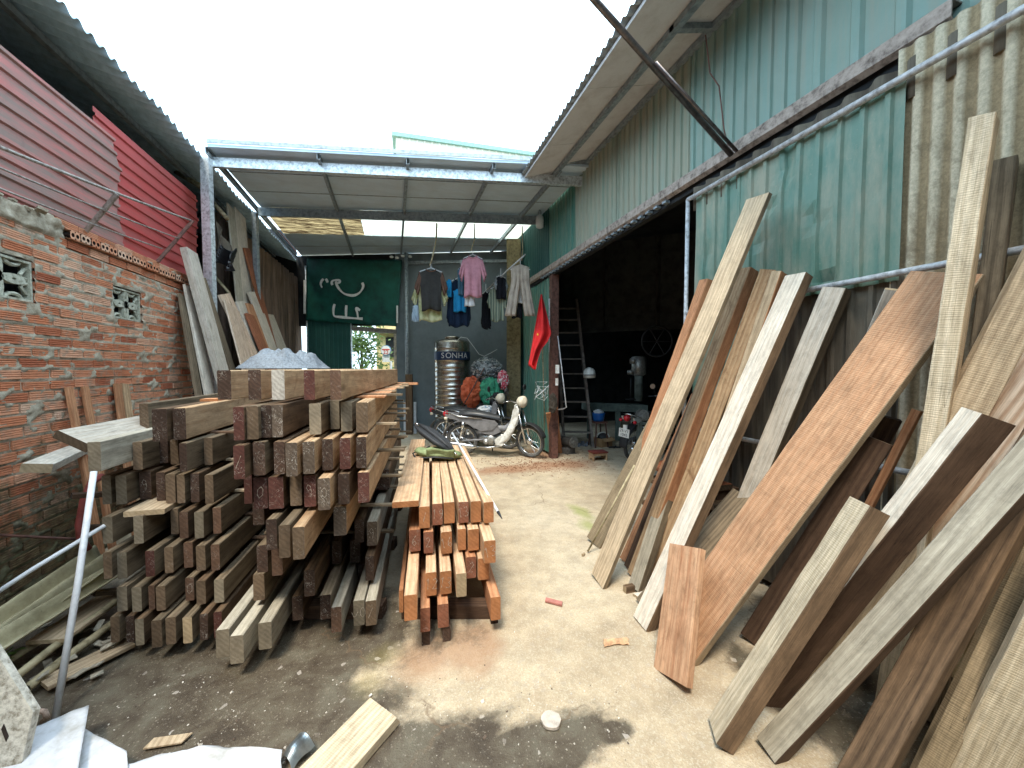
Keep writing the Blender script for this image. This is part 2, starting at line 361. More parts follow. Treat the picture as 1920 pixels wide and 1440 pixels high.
def brick_mat():
    t = NT('hollow_clay_brick'); a = t.n('Attribute', attribute_name='tone'); s = t.n('SeparateColor'); t.l(a.outputs['Color'], s.inputs[0])
    v = t.coord('World', rnd=False)
    col = t.ramp(s.outputs[0], [(0, (.38, .12, .065)), (.35, (.54, .21, .11)), (.7, (.62, .30, .18)), (1, (.64, .42, .30))])
    n = t.noise(t.coord('World', (14, 8, 50), rnd=False), 1.5, 6, .75); col = t.mix(.8, col, t.ramp(n, [(.3, .5), (.55, 1.15)]), 'MULTIPLY')
    gr = t.noise(v, 7, 8, .8, .4); col = t.mix(t.ramp(gr, [(.52, 0), (.64, .75)]), col, (.33, .28, .22))
    sz = t.n('SeparateXYZ'); t.l(v, sz.inputs[0])
    low = t.math('ADD', t.math('MULTIPLY', sz.outputs[2], -.62), 1.0); k = t.math('ADD', low, t.math('MULTIPLY', t.math('SUBTRACT', t.noise(v, 3.1, 7, .75, .5), .5), 1.7))
    col = t.mix(t.ramp(k, [(.34, 0), (.72, .88)]), col, t.ramp(t.noise(v, 18, 5, .8), [(.35, (.035, .03, .02)), (.65, (.17, .15, .08))]))
    t.bump(t.noise(v, 50, 5, .75), .35, .006); return t.fin(col, .9, 0, .15)
def mortar_mat():
    t = NT('rough_mortar'); v = t.coord('World', rnd=False)
    col = t.ramp(t.noise(v, 11, 8, .8, .3), [(.3, (.12, .10, .07)), (.43, (.32, .27, .20)), (.58, (.46, .41, .32)), (.75, (.58, .53, .44))])
    sz = t.n('SeparateXYZ'); t.l(v, sz.inputs[0])
    low = t.math('ADD', t.math('MULTIPLY', sz.outputs[2], -.62), 1.0); k = t.math('ADD', low, t.math('MULTIPLY', t.math('SUBTRACT', t.noise(v, 3.1, 7, .75, .5), .5), 1.7))
    col = t.mix(t.ramp(k, [(.34, 0), (.72, .85)]), col, t.ramp(t.noise(v, 14, 5, .8), [(.35, (.03, .028, .02)), (.65, (.15, .15, .07))]))
    t.bump(t.noise(v, 40, 6, .8), .6, .012); return t.fin(col, .95, 0, .1)

M = {}
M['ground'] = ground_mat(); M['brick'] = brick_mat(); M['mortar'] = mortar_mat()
M['hole'] = plain('unlit_brick_hole', (.03, .02, .016), .95, bump=0)
M['vent'] = plain('whitewashed_concrete', (.42, .42, .34), .9, var=.3, scale=40, bump=.5, c2=(.22, .22, .16))
M['red_old'] = corrmetal('faded_red_sheet', (.44, .13, .115), (.24, .175, .15), .55, .45, streak=(8, 1.4, 18), fade=(.52, .24, .21), amt=.95, rust=(.24, .15, .13))
M['red'] = corrmetal('red_sheet', (.44, .06, .055), (.30, .10, .09), .5, .48, streak=(6, 1.0, 14), fade=(.50, .09, .09), amt=.6)
M['teal_roof'] = corrmetal('blue_roof_sheet', (.42, .58, .68), (.24, .36, .43), .5, .5, amt=.6)
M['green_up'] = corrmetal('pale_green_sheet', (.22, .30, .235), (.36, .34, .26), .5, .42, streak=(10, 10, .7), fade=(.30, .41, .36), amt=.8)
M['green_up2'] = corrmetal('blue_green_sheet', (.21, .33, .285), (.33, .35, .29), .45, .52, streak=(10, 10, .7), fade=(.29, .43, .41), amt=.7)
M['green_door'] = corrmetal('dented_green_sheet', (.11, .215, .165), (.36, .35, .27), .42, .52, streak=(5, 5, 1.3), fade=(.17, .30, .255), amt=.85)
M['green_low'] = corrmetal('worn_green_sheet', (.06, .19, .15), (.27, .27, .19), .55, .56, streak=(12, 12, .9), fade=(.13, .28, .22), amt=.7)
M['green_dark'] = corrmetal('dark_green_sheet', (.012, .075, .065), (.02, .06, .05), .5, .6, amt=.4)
M['fibre'] = None
def fibre_mat(name, y1, pitch, c, g):
    t = NT(name); v = t.coord('World', rnd=False); sx = t.n('SeparateXYZ'); t.l(v, sx.inputs[0])
    ph = t.math('COSINE', t.math('MULTIPLY', t.math('SUBTRACT', y1, sx.outputs[1]), 2*math.pi/pitch)); ph = t.math('ADD', t.math('MULTIPLY', ph, .5), .5)
    n1 = t.noise(t.coord('World', (6, 6, .7), rnd=False), 1.6, 8, .75); k = t.math('ADD', ph, t.math('MULTIPLY', t.math('SUBTRACT', n1, .5), 1.5))
    col = t.mix(t.ramp(k, [(.25, 0), (.75, 1)]), g, c); n2 = t.noise(t.coord('World', (1, 1, 1), rnd=False), 55, 5, .8); col = t.mix(.7, col, t.ramp(n2, [(.35, .55), (.62, 1.12)]), 'MULTIPLY')
    n3 = t.noise(v, 3, 7, .75, .5); col = t.mix(t.ramp(n3, [(.55, 0), (.68, .6)]), col, tuple(x*.45 for x in g)); t.bump(n2, .4, .006); return t.fin(col, .85, 0, .2)
M['fibre_low'] = corrmetal('grimy_fibre_sheet', (.16, .135, .10), (.06, .045, .035), .8, .45, streak=(7, 7, .6), fade=(.25, .22, .17), amt=.8)
M['rustwall'] = corrmetal('rusty_corrugated_sheet', (.17, .115, .085), (.03, .028, .022), .8, .50, streak=(7, 7, .5), rust=(.13, .055, .03), fade=(.26, .19, .15), amt=.9)
M['galv'] = plain('galvanised_steel', (.66, .71, .74), .42, .55, .25, 25, .1, c2=(.30, .33, .35))
M['galv_dk'] = plain('dull_galvanised_steel', (.30, .35, .38), .5, .4, .25, 20, .1)
M['panel'] = corrmetal('grey_roof_panel', (.60, .74, .86), (.44, .56, .65), .6, .55, streak=(2, 6, 2), fade=(.43, .47, .48), amt=.5)
M['soffit'] = corrmetal('dusty_white_soffit', (.62, .61, .61), (.42, .38, .36), .75, .55, streak=(3, 3, 3), fade=(.70, .69, .69), amt=.6)
M['rustpaint'] = plain('rusty_brown_paint', (.13, .06, .045), .7, 0, .4, 18, .3, c2=(.05, .025, .02))
M['rail'] = plain('dusty_brown_rail', (.36, .30, .26), .7, .1, .35, 22, .3, c2=(.12, .09, .075))
M['dark'] = plain('near_black_board', (.02, .022, .024), .9, var=.4, scale=4)  # near-black colour for room walls, partitions and linings
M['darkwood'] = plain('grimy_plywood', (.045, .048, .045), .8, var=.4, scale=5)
M['plaster'] = corrmetal('grey_blue_render', (.17, .21, .23), (.10, .125, .14), .9, .5, streak=(1.5, 1.5, 1.5), fade=(.18, .21, .22), amt=.6)
M['tarp'] = plain('dark_green_tarpaulin', (.006, .085, .065), .55, 0, .35, 3, .3, c2=(.004, .035, .035))
M['white_paint'] = plain('white_brush_paint', (.75, .77, .76), .7, var=.1)
M['pipe'] = plain('grey_white_pipe', (.52, .53, .55), .5, .1, .25, 30, .1, c2=(.25, .24, .24))
def translucent(name, c, c2, sc=6, amt=.6, stretch=(1, 1, 1)):
    t = NT(name); v = t.coord('World', stretch, rnd=False); f = t.noise(v, sc, 5, .7); col = t.mix(t.ramp(f, [(.42, 0), (.58, 1)]), c, c2)
    t.fin(col, .6); tr = t.n('BsdfTranslucent'); t.l(col, tr.inputs[0]); mx = t.n('MixShader'); mx.inputs[0].default_value = amt
    t.l(t.b.outputs[0], mx.inputs[1]); t.l(tr.outputs[0], mx.inputs[2]); t.l(mx.outputs[0], t.o.inputs[0]); return t.m
M['clear'] = translucent('yellowed_clear_sheet', (.92, .92, .86), (.84, .83, .74), 3, .7)
M['reed'] = translucent('brown_reed_mat', (.80, .70, .50), (.09, .05, .03), 3, .7, (1.2, 26, 1.2))
M['leaf'] = translucent('broad_green_leaf', (.09, .16, .05), (.16, .24, .09), 8, .4)
M['bark'] = plain('grey_bark', (.13, .11, .08), .9, scale=20, bump=.5)
M['yellow_wall'] = plain('yellow_render', (.62, .50, .25), .9, var=.2, scale=6)
M['cream'] = corrmetal('cream_cladding', (.66, .66, .58), (.45, .46, .38), .6, .6, fade=(.7, .71, .62), amt=.5)
M['trim'] = plain('green_roof_trim', (.20, .37, .33), .5, var=.2)

# ================================================================== ground
mb = MB()
xs = [-120, -40, -12, -6] + [-4+.12*i for i in range(64)] + [4.5, 6, 9, 14, 40, 120]
ys = [-120, -40, -10, -3] + [-1+.12*i for i in range(70)] + [8.2, 10, 12, 15, 25, 60, 200]
I = [[mb._p((x, y, (.012*noise.noise(Vector((x*1.1, y*1.1, 0))) if -4 < x < 3.7 and -1 < y < 7.5 else 0))) for x in xs] for y in ys]
for j in range(len(ys)-1):
    for i in range(len(xs)-1): mb.face([I[j][i], I[j][i+1], I[j+1][i+1], I[j+1][i]])
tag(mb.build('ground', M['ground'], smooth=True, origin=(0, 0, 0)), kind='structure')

# ================================================================== brick wall on the left
WX = -2.40; Y0, Y1 = .6, 5.72; CH = .0772
VENTS = [(3.10, 3.57, 2.005, 2.285), (4.36, 4.76, 2.005, 2.285)]
bw = thing('brick_wall', (WX, 3.2, 0), 'tall wall of rough orange hollow bricks with smeared grey mortar and mossy foot', 'wall')
mb = MB(); hb = MB(); rs = random.Random(3)
def in_vent(y0, y1, z0, z1): return any(y1 > a-.004 and y0 < b+.004 and z1 > c+.01 and z0 < d-.01 for a, b, c, d in VENTS)
def brick(y, z, L, H, px):
    g = .004; k = H/4; prof = [(0, 0)]
    for q in range(3): prof += [(0, k*(q+1)-.004), (-g, k*(q+1)-.002), (-g, k*(q+1)+.002), (0, k*(q+1)+.004)]
    prof += [(0, H)]
    ch = .003
    P0 = [mb._p((px+dx-ch, y, z+dz)) for dx, dz in prof]; P1 = [mb._p((px+dx, y+ch, z+dz)) for dx, dz in prof]
    P2 = [mb._p((px+dx, y+L-ch, z+dz)) for dx, dz in prof]; P3 = [mb._p((px+dx-ch, y+L, z+dz)) for dx, dz in prof]
    for A, B in ((P0, P1), (P1, P2), (P2, P3)):
        for i in range(len(prof)-1): mb.face([A[i], B[i], B[i+1], A[i+1]])
    b = [mb._p((px-.09, y, z)), mb._p((px-.09, y, z+H)), mb._p((px-.09, y+L, z)), mb._p((px-.09, y+L, z+H))]
    mb.face([b[0], b[2], P3[0], P2[0], P1[0], P0[0]]); mb.face([b[1], P0[-1], P1[-1], P2[-1], P3[-1], b[3]]); mb.face([b[0], P0[0], P0[-1], b[1]]); mb.face([b[2], b[3], P3[-1], P3[0]])
for c in range(33):
    z = .01+c*CH; y = Y0-.12*(c % 2)-rs.random()*.05
    while y < Y1:
        L = rs.choice([.205, .21, .215, .2, .16 if rs.random() < .3 else .21]); y2 = min(y+L, Y1+.02*rs.random())
        segs = [(y, y2)]
        for a, b, cz, dz in VENTS:
            if z+.058 > cz+.01 and z < dz-.01:
                ns = []
                for s0, s1 in segs:
                    if s1 <= a or s0 >= b: ns.append((s0, s1))
                    else:
                        if s0 < a-.03: ns.append((s0, a-.005))
                        if s1 > b+.03: ns.append((b+.012, s1))
                segs = ns
        mb.cc = (min(1, max(0, rs.gauss(.5, .26))), rs.random(), rs.random())
        for s0, s1 in segs:
            if s1-s0 > .03: brick(s0, z+rs.uniform(-.003, .003), s1-s0, .058+rs.uniform(-.003, .004), WX+rs.uniform(-.005, .006))
        y = y2+rs.uniform(.008, .02)
# header course of brick ends showing two round holes each, and one course above it
def holed(y, z, x, W=.1, H=.062):
    for s in (0, 1):
        cy, cz = y+W*(.27+.46*s), z+H/2; n = 12; r = .0155; o = []; q = []
        ra, rb = W*.27 if not s else W*.23, W*.23 if not s else W*.27
        for k in range(n):
            a = 2*math.pi*k/n; ca, sa = math.cos(a), math.sin(a); m = max(abs(ca), abs(sa))
            ex = ca/m; ez = sa/m; o.append(mb._p((x, cy+ex*(rb if ex > 0 else ra), cz+ez*H/2))); q.append(mb._p((x, cy+ca*r, cz+sa*r)))
        d = [mb._p((x-.06, cy+math.cos(2*math.pi*k/n)*r, cz+math.sin(2*math.pi*k/n)*r)) for k in range(n)]
        for k in range(n):
            k2 = (k+1) % n; mb.face([o[k], o[k2], q[k2], q[k]]); mb.face([q[k], q[k2], d[k2], d[k]], 1)
        mb.face(d, 1)
    mb.obox((x-.1, y, z-.0), (.0995, 0, 0), (0, 0, .001), (0, W, 0)); mb.obox((x-.1, y, z+H), (.0995, 0, 0), (0, 0, .001), (0, W, 0))
y = 3.86
while y < Y1-.1:
    mb.cc = (min(1, max(0, rs.gauss(.62, .2))), .5, .5); holed(y, 2.553+rs.uniform(-.004, .004), WX+.03+rs.uniform(-.004, .004)); y += .106
y = 3.80
while y < Y1-.1:
    mb.cc = (min(1, max(0, rs.gauss(.7, .2))), .5, .5); brick(y, 2.625, .205, .056, WX-.005+rs.uniform(-.01, .01)); y += .218
mb.build('brickwork', [M['brick'], M['hole']], bw)
mb = MB(); st = .0155; ny = int((Y1-Y0)/st); nz = int(2.66/st); G = {}
for j in range(nz+1):
    for i in range(ny+1):
        y, z = Y0+i*st, j*st
        if any(a-.0 < y < b and c+.005 < z < d-.005 for a, b, c, d in VENTS): continue
        q = noise.noise(Vector((y*9, z*16, 1.5)))+.6*noise.noise(Vector((y*22, z*30, 7))); cz = (z-.01) % CH
        joint = 1 if (cz > .058 or cz < .002) else 0
        x = WX-.010+.006*q + (.009 if joint else 0)
        big = noise.noise(Vector((y*2.2, z*3.3, 11)))
        if q > .36-.3*max(0, big): x = WX-.001+.016*(q-.2)
        if z > 2.52 and y < 3.80: x = WX+.012+.03*noise.noise(Vector((y*6, z*11, 3)))+.02*noise.noise(Vector((y*19, z*23, 3)))
        if z > 2.47 and y >= 3.86: x = WX-.03+.004*q
        G[i, j] = mb._p((x, y, z+(.03*noise.noise(Vector((y*5, 0, 5))) if j == nz and y < 3.86 else 0)))
for j in range(nz):
    for i in range(ny):
        k = [(i, j), (i+1, j), (i+1, j+1), (i, j+1)]
        if all(a in G for a in k): mb.face([G[a] for a in k])
mb.build('mortar', M['mortar'], bw, smooth=True)
mb = MB()                                                    # rubble of cement along the broken top, left of the header course
for k in range(14, 60):
    y = rs.uniform(2.9, 3.86) if k < 34 else rs.uniform(3.86, 5.6); s = rs.uniform(.012, .025) if k < 34 else rs.uniform(.006, .016)
    p = Vector((WX+rs.uniform(-.06, .02), y, 2.645+rs.uniform(-.02, .01) if k < 34 else 2.61)); m = Matrix.Rotation(rs.random()*6, 3, Vector((rs.random(), rs.random(), 1)).normalized())
    mb.obox(p, m@Vector((s*1.8, 0, 0)), m@Vector((0, s*2.2, 0)), m@Vector((0, 0, s)))
mb.obox((WX-.1, Y0, 0), (.07, 0, 0), (0, Y1-Y0, 0), (0, 0, 1.99)); mb.obox((WX-.1, Y0, 2.3), (.07, 0, 0), (0, Y1-Y0, 0), (0, 0, .35))
mb.obox((WX-.1, Y0, 1.99), (.07, 0, 0), (0, 3.09-Y0, 0), (0, 0, .31)); mb.obox((WX-.1, 3.59, 1.99), (.07, 0, 0), (0, .76, 0), (0, 0, .31)); mb.obox((WX-.1, 4.78, 1.99), (.07, 0, 0), (0, Y1-4.78, 0), (0, 0, .31))
mb.build('cement_core', M['mortar'], bw)
# pierced concrete vent blocks (screen blocks with a four-petal flower)
def vent_block(y0, y1, z0, z1, label):
    x1 = WX-.012; T = .05; cy, cz = (y0+y1)/2, (z0+z1)/2; hy, hz = (y1-y0)/2, (z1-z0)/2
    r = thing('vent_block', (x1, cy, z0), label, 'vent block', 'pierced vent blocks in the brick wall')
    m = MB(); fr = .016
    m.obox((x1-T, y0, z0), (T, 0, 0), (0, y1-y0, 0), (0, 0, fr)); m.obox((x1-T, y0, z1-fr), (T, 0, 0), (0, y1-y0, 0), (0, 0, fr))
    m.obox((x1-T, y0, z0+fr), (T, 0, 0), (0, fr, 0), (0, 0, z1-z0-2*fr)); m.obox((x1-T, y1-fr, z0+fr), (T, 0, 0), (0, fr, 0), (0, 0, z1-z0-2*fr))
    m.build('frame', M['vent'], r)
    m = MB()
    def ringplate(c0, c1, ra, rb, ri, ang, T2=.045):   # oval plate with an oval hole
        n = 20; A = []; 
        for layer in (x1-.004, x1-.004-T2):
            o = []; q = []
            for k in range(n):
                a = 2*math.pi*k/n; ex, ez = math.cos(a), math.sin(a)
                def rot(p, s): return (c0+p*math.cos(ang)-s*math.sin(ang), c1+p*math.sin(ang)+s*math.cos(ang))
                y_, z_ = rot(ex*ra, ez*rb); o.append(m._p((layer, y_, z_))); y_, z_ = rot(ex*ri, ez*ri*.5); q.append(m._p((layer, y_, z_)))
            A.append((o, q))
        (o, q), (o2, q2) = A
        for k in range(n):
            k2 = (k+1) % n; m.face([o[k], o[k2], q[k2], q[k]]); m.face([o2[k], q2[k], q2[k2], o2[k2]]); m.face([o[k], o2[k], o2[k2], o[k2]]); m.face([q[k], q[k2], q2[k2], q2[k]])
    ringplate(cy, cz, .036, .036, .009, 0, .040)
    for a in (0, math.pi/2, math.pi, 1.5*math.pi):
        ringplate(cy+math.cos(a)*hy*.46, cz+math.sin(a)*hz*.46, hy*.36, .034, .016, a, .042)
    for sy in (-1, 1):
        for sz in (-1, 1):
            m.tube([(x1-.022, cy+sy*hy*1.0, cz+sz*hz*.08), (x1-.022, cy+sy*hy*.78, cz+sz*hz*.16), (x1-.022, cy+sy*hy*.74, cz+sz*hz*.3), (x1-.022, cy+sy*hy*.9, cz+sz*hz*.62)], .0115, 6)
            pts = [(x1-.022, cy+sy*hy*.5+hy*.26*math.cos(q), cz+sz*hz*.98+(-sz)*hz*.3*math.sin(q)) for q in [math.pi*k/8 for k in range(9)]]; m.tube(pts, .013, 6)
    m.build('flower_screen', M['vent'], r, smooth=False)
vent_block(*VENTS[0], 'large pierced concrete vent block with flower pattern at the left end of the brick wall')
vent_block(*VENTS[1], 'smaller-looking pierced concrete vent block halfway along the brick wall')

# ================================================================== red sheets, bracket and roof above the brick wall
q_ = Px(222, 300, -2.46); zt_ = Px(0, 85, -2.46).z
mb = MB(); corr(mb, (-2.46, .2, 2.50), (0, -.03, 1), (0, 1, 0), zt_-2.5, q_.y-.2, .118, .016, 'trap', (1, 0, 0), 24, .012, cut=.1, seed=2)
tag(mb.build('corrugated_sheet', M['red_old'], thick=.002), 'faded pinkish red corrugated sheet with grey dirt, above the near end of the brick wall', 'metal sheet', 'red corrugated sheets over the brick wall')
q_ = Px(172, 197, -2.5)
mb = MB(); corr(mb, (-2.50, q_.y-.02, 2.62), (0, .02, 1), (0, 1, -.005), q_.z-2.62, 6.2-q_.y, .118, .016, 'trap', (1, 0, 0), 14, .01, cut=.05, seed=5)
tag(mb.build('corrugated_sheet', M['red'], thick=.002), 'brighter crimson corrugated sheet tucked behind the faded one, ending beside the grey post', 'metal sheet', 'red corrugated sheets over the brick wall')
br = thing('rod_bracket', (-2.3, 4.6, 2.6), 'rusty steel bracket of thin rods hung in front of the red sheets', 'bracket')
def rodpts(a, b, xa, xb, n=6):
    A, B = Px(*a, xa), Px(*b, xb); return [A.lerp(B, i/n)+Vector((0, 0, -.012*math.sin(math.pi*i/n))) for i in range(n+1)]
M['rod'] = plain('weathered_steel_rod', (.34, .31, .28), .6, .3, .3, 30, .2, c2=(.16, .11, .09))
for a, b, xa, xb, rr in (((-60, 252), (357, 413), -2.10, -2.22, .011), ((-60, 290), (335, 447), -2.2, -2.28, .007), ((-60, 330), (303, 466), -2.30, -2.34, .007)):
    mb = MB(); mb.tube(rodpts(a, b, xa, xb), rr, 8); mb.build('rod', M['rod'], br, smooth=True)
for a, b, xb in (((213, 362), (160, 425), -2.15), ((357, 413), (294, 486), -2.22)):
    A, B = Px(*a, xb), Px(*b, -2.40); mb = MB(); t = (B-A).normalized(); s = t.cross(Vector((0, 1, 0))).normalized()*.03; mb.obox(A-t*.01, B-A+t*.04, s, Vector((0, .022, 0))); mb.build('strut', M['rustpaint'] if a[0] > 300 else M['rod'], br)
lr = thing('lean_to_roof', (-3.5, 4.5, 4.2), 'long blue-grey corrugated lean-to roof with scalloped edge over the left side', 'roof')
mb = MB(); corr(mb, (-2.27, -2.2, 4.2), (0, 1, 0), (-1, 0, .24), 12.9, 3.0, .135, .024, 'sine', (0, 0, 1), 6, .05, seed=8)
mb.build('roof_sheet', M['teal_roof'], lr, smooth=True, thick=.003)
mb = MB()
for x, z in ((-2.75, 4.27), (-3.5, 4.45), (-4.3, 4.64)): mb.obox((x, -2.2, z-.06), (.05, 0, 0), (0, 12.8, 0), (0, 0, .06))
mb.build('purlin', M['galv_dk'], lr)
mb = MB(); corr(mb, (-4.9, -2.2, 0), (0, 1, 0), (0, 0, 1), 13, 5.0, .2, .02, 'sine', (1, 0, 0), 2)
tag(mb.build('back_fence', M['dark'], thick=.004), 'dark corrugated partition at the back of the left lean-to', 'partition')
mb = MB(); a = Vector((-2.62, 6.6, 1.2)); b = Vector((-2.22, 10.75, 1.0)); corr(mb, a, b-a, (0, 0, 1), 4.1, 2.75, .17, .026, 'sine', (1, .1, 0), 8, .03, cut=.05, seed=4)
tag(mb.build('corrugated_wall', M['rustwall'], smooth=True, thick=.004), 'brown rust-streaked corrugated wall between the leaning boards and the green tarpaulin', 'wall')

mb = MB(); mb.obox((-4.8, 10.7, 0), (2.52, 0, 0), (0, .06, 0), (0, 0, 4.9)); tag(mb.build('end_partition', M['dark']), 'dark boarded far end of the left lean-to', 'partition')
mb = MB(); mb.obox((-4.8, -2.2, 0), (2.3, 0, 0), (0, .06, 0), (0, 0, 4.9)); tag(mb.build('end_partition', M['dark']), 'dark boarded near end of the left lean-to', 'partition')
# ================================================================== yard canopy (posts, beams, rafters, roof)
cn = thing('yard_canopy', (0, 7.5, 0), 'galvanised steel canopy with grey panels and a translucent strip across the back of the yard', 'canopy')
B1L, B1R = Pz(392, 303, 4.2), Px(1092, 347, 2.58); B2L, B2R = Pz(484, 396, 4.2), Px(1018, 411, 2.58)
B1R.z = B2R.z = 4.2
def cbeam(mb, a, b, h=.11, w=.05, mi=0, up=Vector((0, 0, 1))):   # C-section, open to the back
    t = (b-a).normalized(); s = t.cross(up).normalized()
    if s.y > 0: s = -s
    mb.obox(a-up*h/2, b-a, s*.004, up*h, mi); mb.obox(a-up*h/2-s*w, b-a, s*w, up*.004, mi); mb.obox(a+up*(h/2-.004)-s*w, b-a, s*w, up*.004, mi)
    mb.obox(a-up*h/2-s*w, b-a, s*.003, up*.02, mi); mb.obox(a+up*(h/2-.02)-s*w, b-a, s*.003, up*.02, mi)
mb = MB(); cbeam(mb, B1L-(B1R-B1L).normalized()*.06, B1R, .12); mb.build('beam', M['galv'], cn)
mb = MB(); cbeam(mb, B2L, B2R, .14); mb.build('beam', M['galv_dk'], cn)
def post(px0, px1, pyt, x, zt, m, name='post'):
    a, b = Px(px0, 600, x), Px(px1, 600, x); mb = MB(); wd = (b-a).length; mb.obox((a.x, a.y, 0), (wd*.96, -wd*.28, 0), (wd*.2, wd*.6, 0), (0, 0, zt)); return mb.build(name, m, cn)
pa = Px(384, 600, -2.3); mb = MB(); mb.obox((pa.x, pa.y, 0), (.105, -.03, 0), (.02, .07, 0), (0, 0, 4.19))
mb.obox((pa.x+.022, pa.y+.002, 2.15), (.05, -.02, 0), (-.005, -.02, 0), (0, 0, .05)); mb.build('post', M['galv'], cn)
pb = Px(477, 600, -2.24); mb = MB(); mb.obox((pb.x, pb.y, 0), (.07, -.02, 0), (.02, .06, 0), (0, 0, 4.14)); mb.build('post', M['galv_dk'], cn)
# back wall line
BL, BR = Vector((-2.27, 10.62, 0)), Vector((2.66, 8.72, 0)); BT = (BR-BL).normalized(); BN = Vector((BT.y, -BT.x, 0))
def onback(px, py): return Pp(px, py, BL, BN)
d1 = (B1R-B1L); d2 = (B2R-B2L)
def b1at(f): return B1L+d1*f
rf_px = [(398, 303), (600, 312), (765, 325), (921, 335), (1040, 343)]
for k, (x_, y_) in enumerate(rf_px):
    p = Pz(x_, y_, 4.2); f0 = (p-B1L).dot(d1)/d1.length_squared; p = b1at(f0)
    back = BL.y+(p.x-BL.x)*(BR.y-BL.y)/(BR.x-BL.x)
    a = Vector((p.x, p.y-.15, 4.268)); b = Vector((p.x-.02, back-.03, 4.262)); mb = MB(); t = b-a
    mb.obox(a-Vector((.02, 0, .04)), t, (.004, 0, 0), (0, 0, .08)); mb.obox(a-Vector((.016, 0, .04)), t, (.032, 0, 0), (0, 0, .004)); mb.obox(a+Vector((-.016, 0, .036)), t, (.032, 0, 0), (0, 0, .004))
    mb.obox(a+Vector((.016, 0, -.036)), t, (.003, 0, 0), (0, 0, .018)); mb.obox(a+Vector((.016, 0, .018)), t, (.003, 0, 0), (0, 0, .018)); mb.build('rafter', M['galv_dk'], cn)
FL, FR = Vector((-2.20, B1L.y-.17, 4.325)), Vector((2.585, B1R.y-.17, 4.325))
def lin(p, q, x): return p.lerp(q, (x-p.x)/(q.x-p.x))
S1L, S1R = Vector((-2.16, B2L.y+.10, 4.33)), Vector((2.58, B2R.y+.12, 4.33))
q1 = Pz(540, 437, 4.335); q2 = Pz(955, 447, 4.335); S2L = lin(q1, q2, -2.16); S2R = lin(q1, q2, 2.58)
KL, KR = Vector((-2.16, BL.y+.1, 4.33)), Vector((2.58, 8.72+.1, 4.33))
def slab(a, b, c, d, name, m, th=.035, seam=0, ribs=0):
    mb = MB(); nx, nyy = 24, 10
    def fn(u, v): p = a.lerp(b, u).lerp(d.lerp(c, u), v); return p+Vector((0, 0, .006*noise.noise(Vector((p.x*1.3, p.y*1.3, 2)))+(ribs*math.sin(p.y*2*math.pi/.075) if ribs else 0)))
    if ribs: nyy = 90
    sheet_solid(mb, fn, nx, nyy, th); return mb.build(name, m, cn)
slab(FL, FR, S1R, S1L, 'roof_panel', M['panel']); slab(S2L, S2R, KR, KL, 'roof_panel', M['panel'])
sx = Pz(684, 440, 4.335).x
slab(S1L, lin(S1L, S1R, sx-.004), lin(S2L, S2R, sx-.004), S2L, 'reed_mat', M['reed'], .006, ribs=.006); slab(lin(S1L, S1R, sx), S1R, S2R, lin(S2L, S2R, sx), 'skylight_sheet', M['clear'], .004, ribs=.005)
mb = MB()                                                     # panel joints running across under the roof
for f in (.33, .66):
    a, b = FL.lerp(S1L, f), FR.lerp(S1R, f); mb.obox(a-Vector((0, 0, .026)), b-a, (0, .012, 0), (0, 0, .009))
for f in (.5,):
    a, b = S2L.lerp(KL, f), S2R.lerp(KR, f); mb.obox(a-Vector((0, 0, .026)), b-a, (0, .012, 0), (0, 0, .009))
mb.build('panel_joint', M['galv_dk'], cn)
mb = MB(); a = FL+Vector((0, -.02, .02)); b = FR+Vector((0, -.02, .02)); mb.obox(a, b-a, (0, .014, 0), (0, 0, .05)); mb.build('edge_flashing', M['galv_dk'], cn)
# rusted strip of sheet at the canopy's left edge
mb = MB(); corr(mb, (-2.19, 7.7, 4.31), (0, 1, 0), (-1, 0, -.02), 2.8, .09, .08, .008, 'sine', (0, 0, 1), 2); mb.build('side_strip', plain('red_oxide_strip', (.3, .08, .05), .8, scale=6, c2=(.16, .07, .05)), cn)

# ================================================================== back wall, tarpaulin, gate, and what lies beyond
bk = thing('rear_wall', (1, 9.6, 0), 'grey-blue rendered wall behind the water tank at the back of the yard', 'wall')
def wallseg(mb, p0, p1, z0, z1, th=.12): q0, q1 = onback(p0, 690), onback(p1, 690); q0.z = q1.z = z0; mb.obox(q0, q1-q0, -BN*th, (0, 0, z1-z0))
mb = MB(); wallseg(mb, 743, 1010, 0, 4.28); mb.build('rendered_wall', M['plaster'], bk)
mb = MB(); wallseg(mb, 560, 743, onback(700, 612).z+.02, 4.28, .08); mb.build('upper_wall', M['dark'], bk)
q0 = onback(655, 615); q1 = onback(744, 622); mb = MB(); mb.obox(q0+BN*.03-Vector((0, 0, .05)), q1-q0, -BN*.1, (0, 0, .1)); mb.build('lintel', plain('weathered_lintel', (.2, .19, .17), .8), bk)
q0 = onback(738, 618); mb = MB(); mb.obox((q0.x, q0.y-.02, 0), BT*.06, -BN*.06, (0, 0, q0.z)); mb.build('door_jamb', plain('pale_jamb', (.5, .45, .36), .8), bk)
q0 = onback(760, 490); mb = MB(); mb.obox(q0+BN*.05-Vector((0, 0, .08)), BT*2.6, -BN*.05, (0, 0, .07)); mb.build('wall_purlin', M['galv_dk'], bk)
tp = thing('tarpaulin', onback(667, 612)+BN*.1, 'dark green tarpaulin with white brushed letters hung at the back of the canopy', 'tarpaulin')
TO = BN*.10
ta, tb, tc, td = onback(580, 487)+TO, onback(757, 490)+TO, onback(747, 613)+TO, onback(578, 602)+TO
def tarp_fn(u, v):
    p = ta.lerp(tb, u).lerp(td.lerp(tc, u), v); q = .02*noise.noise(Vector((u*3, v*2.2, 3)))+.02*math.sin((u*1.3+v)*9)*(u*.8+.1)*v; return p+BN*q
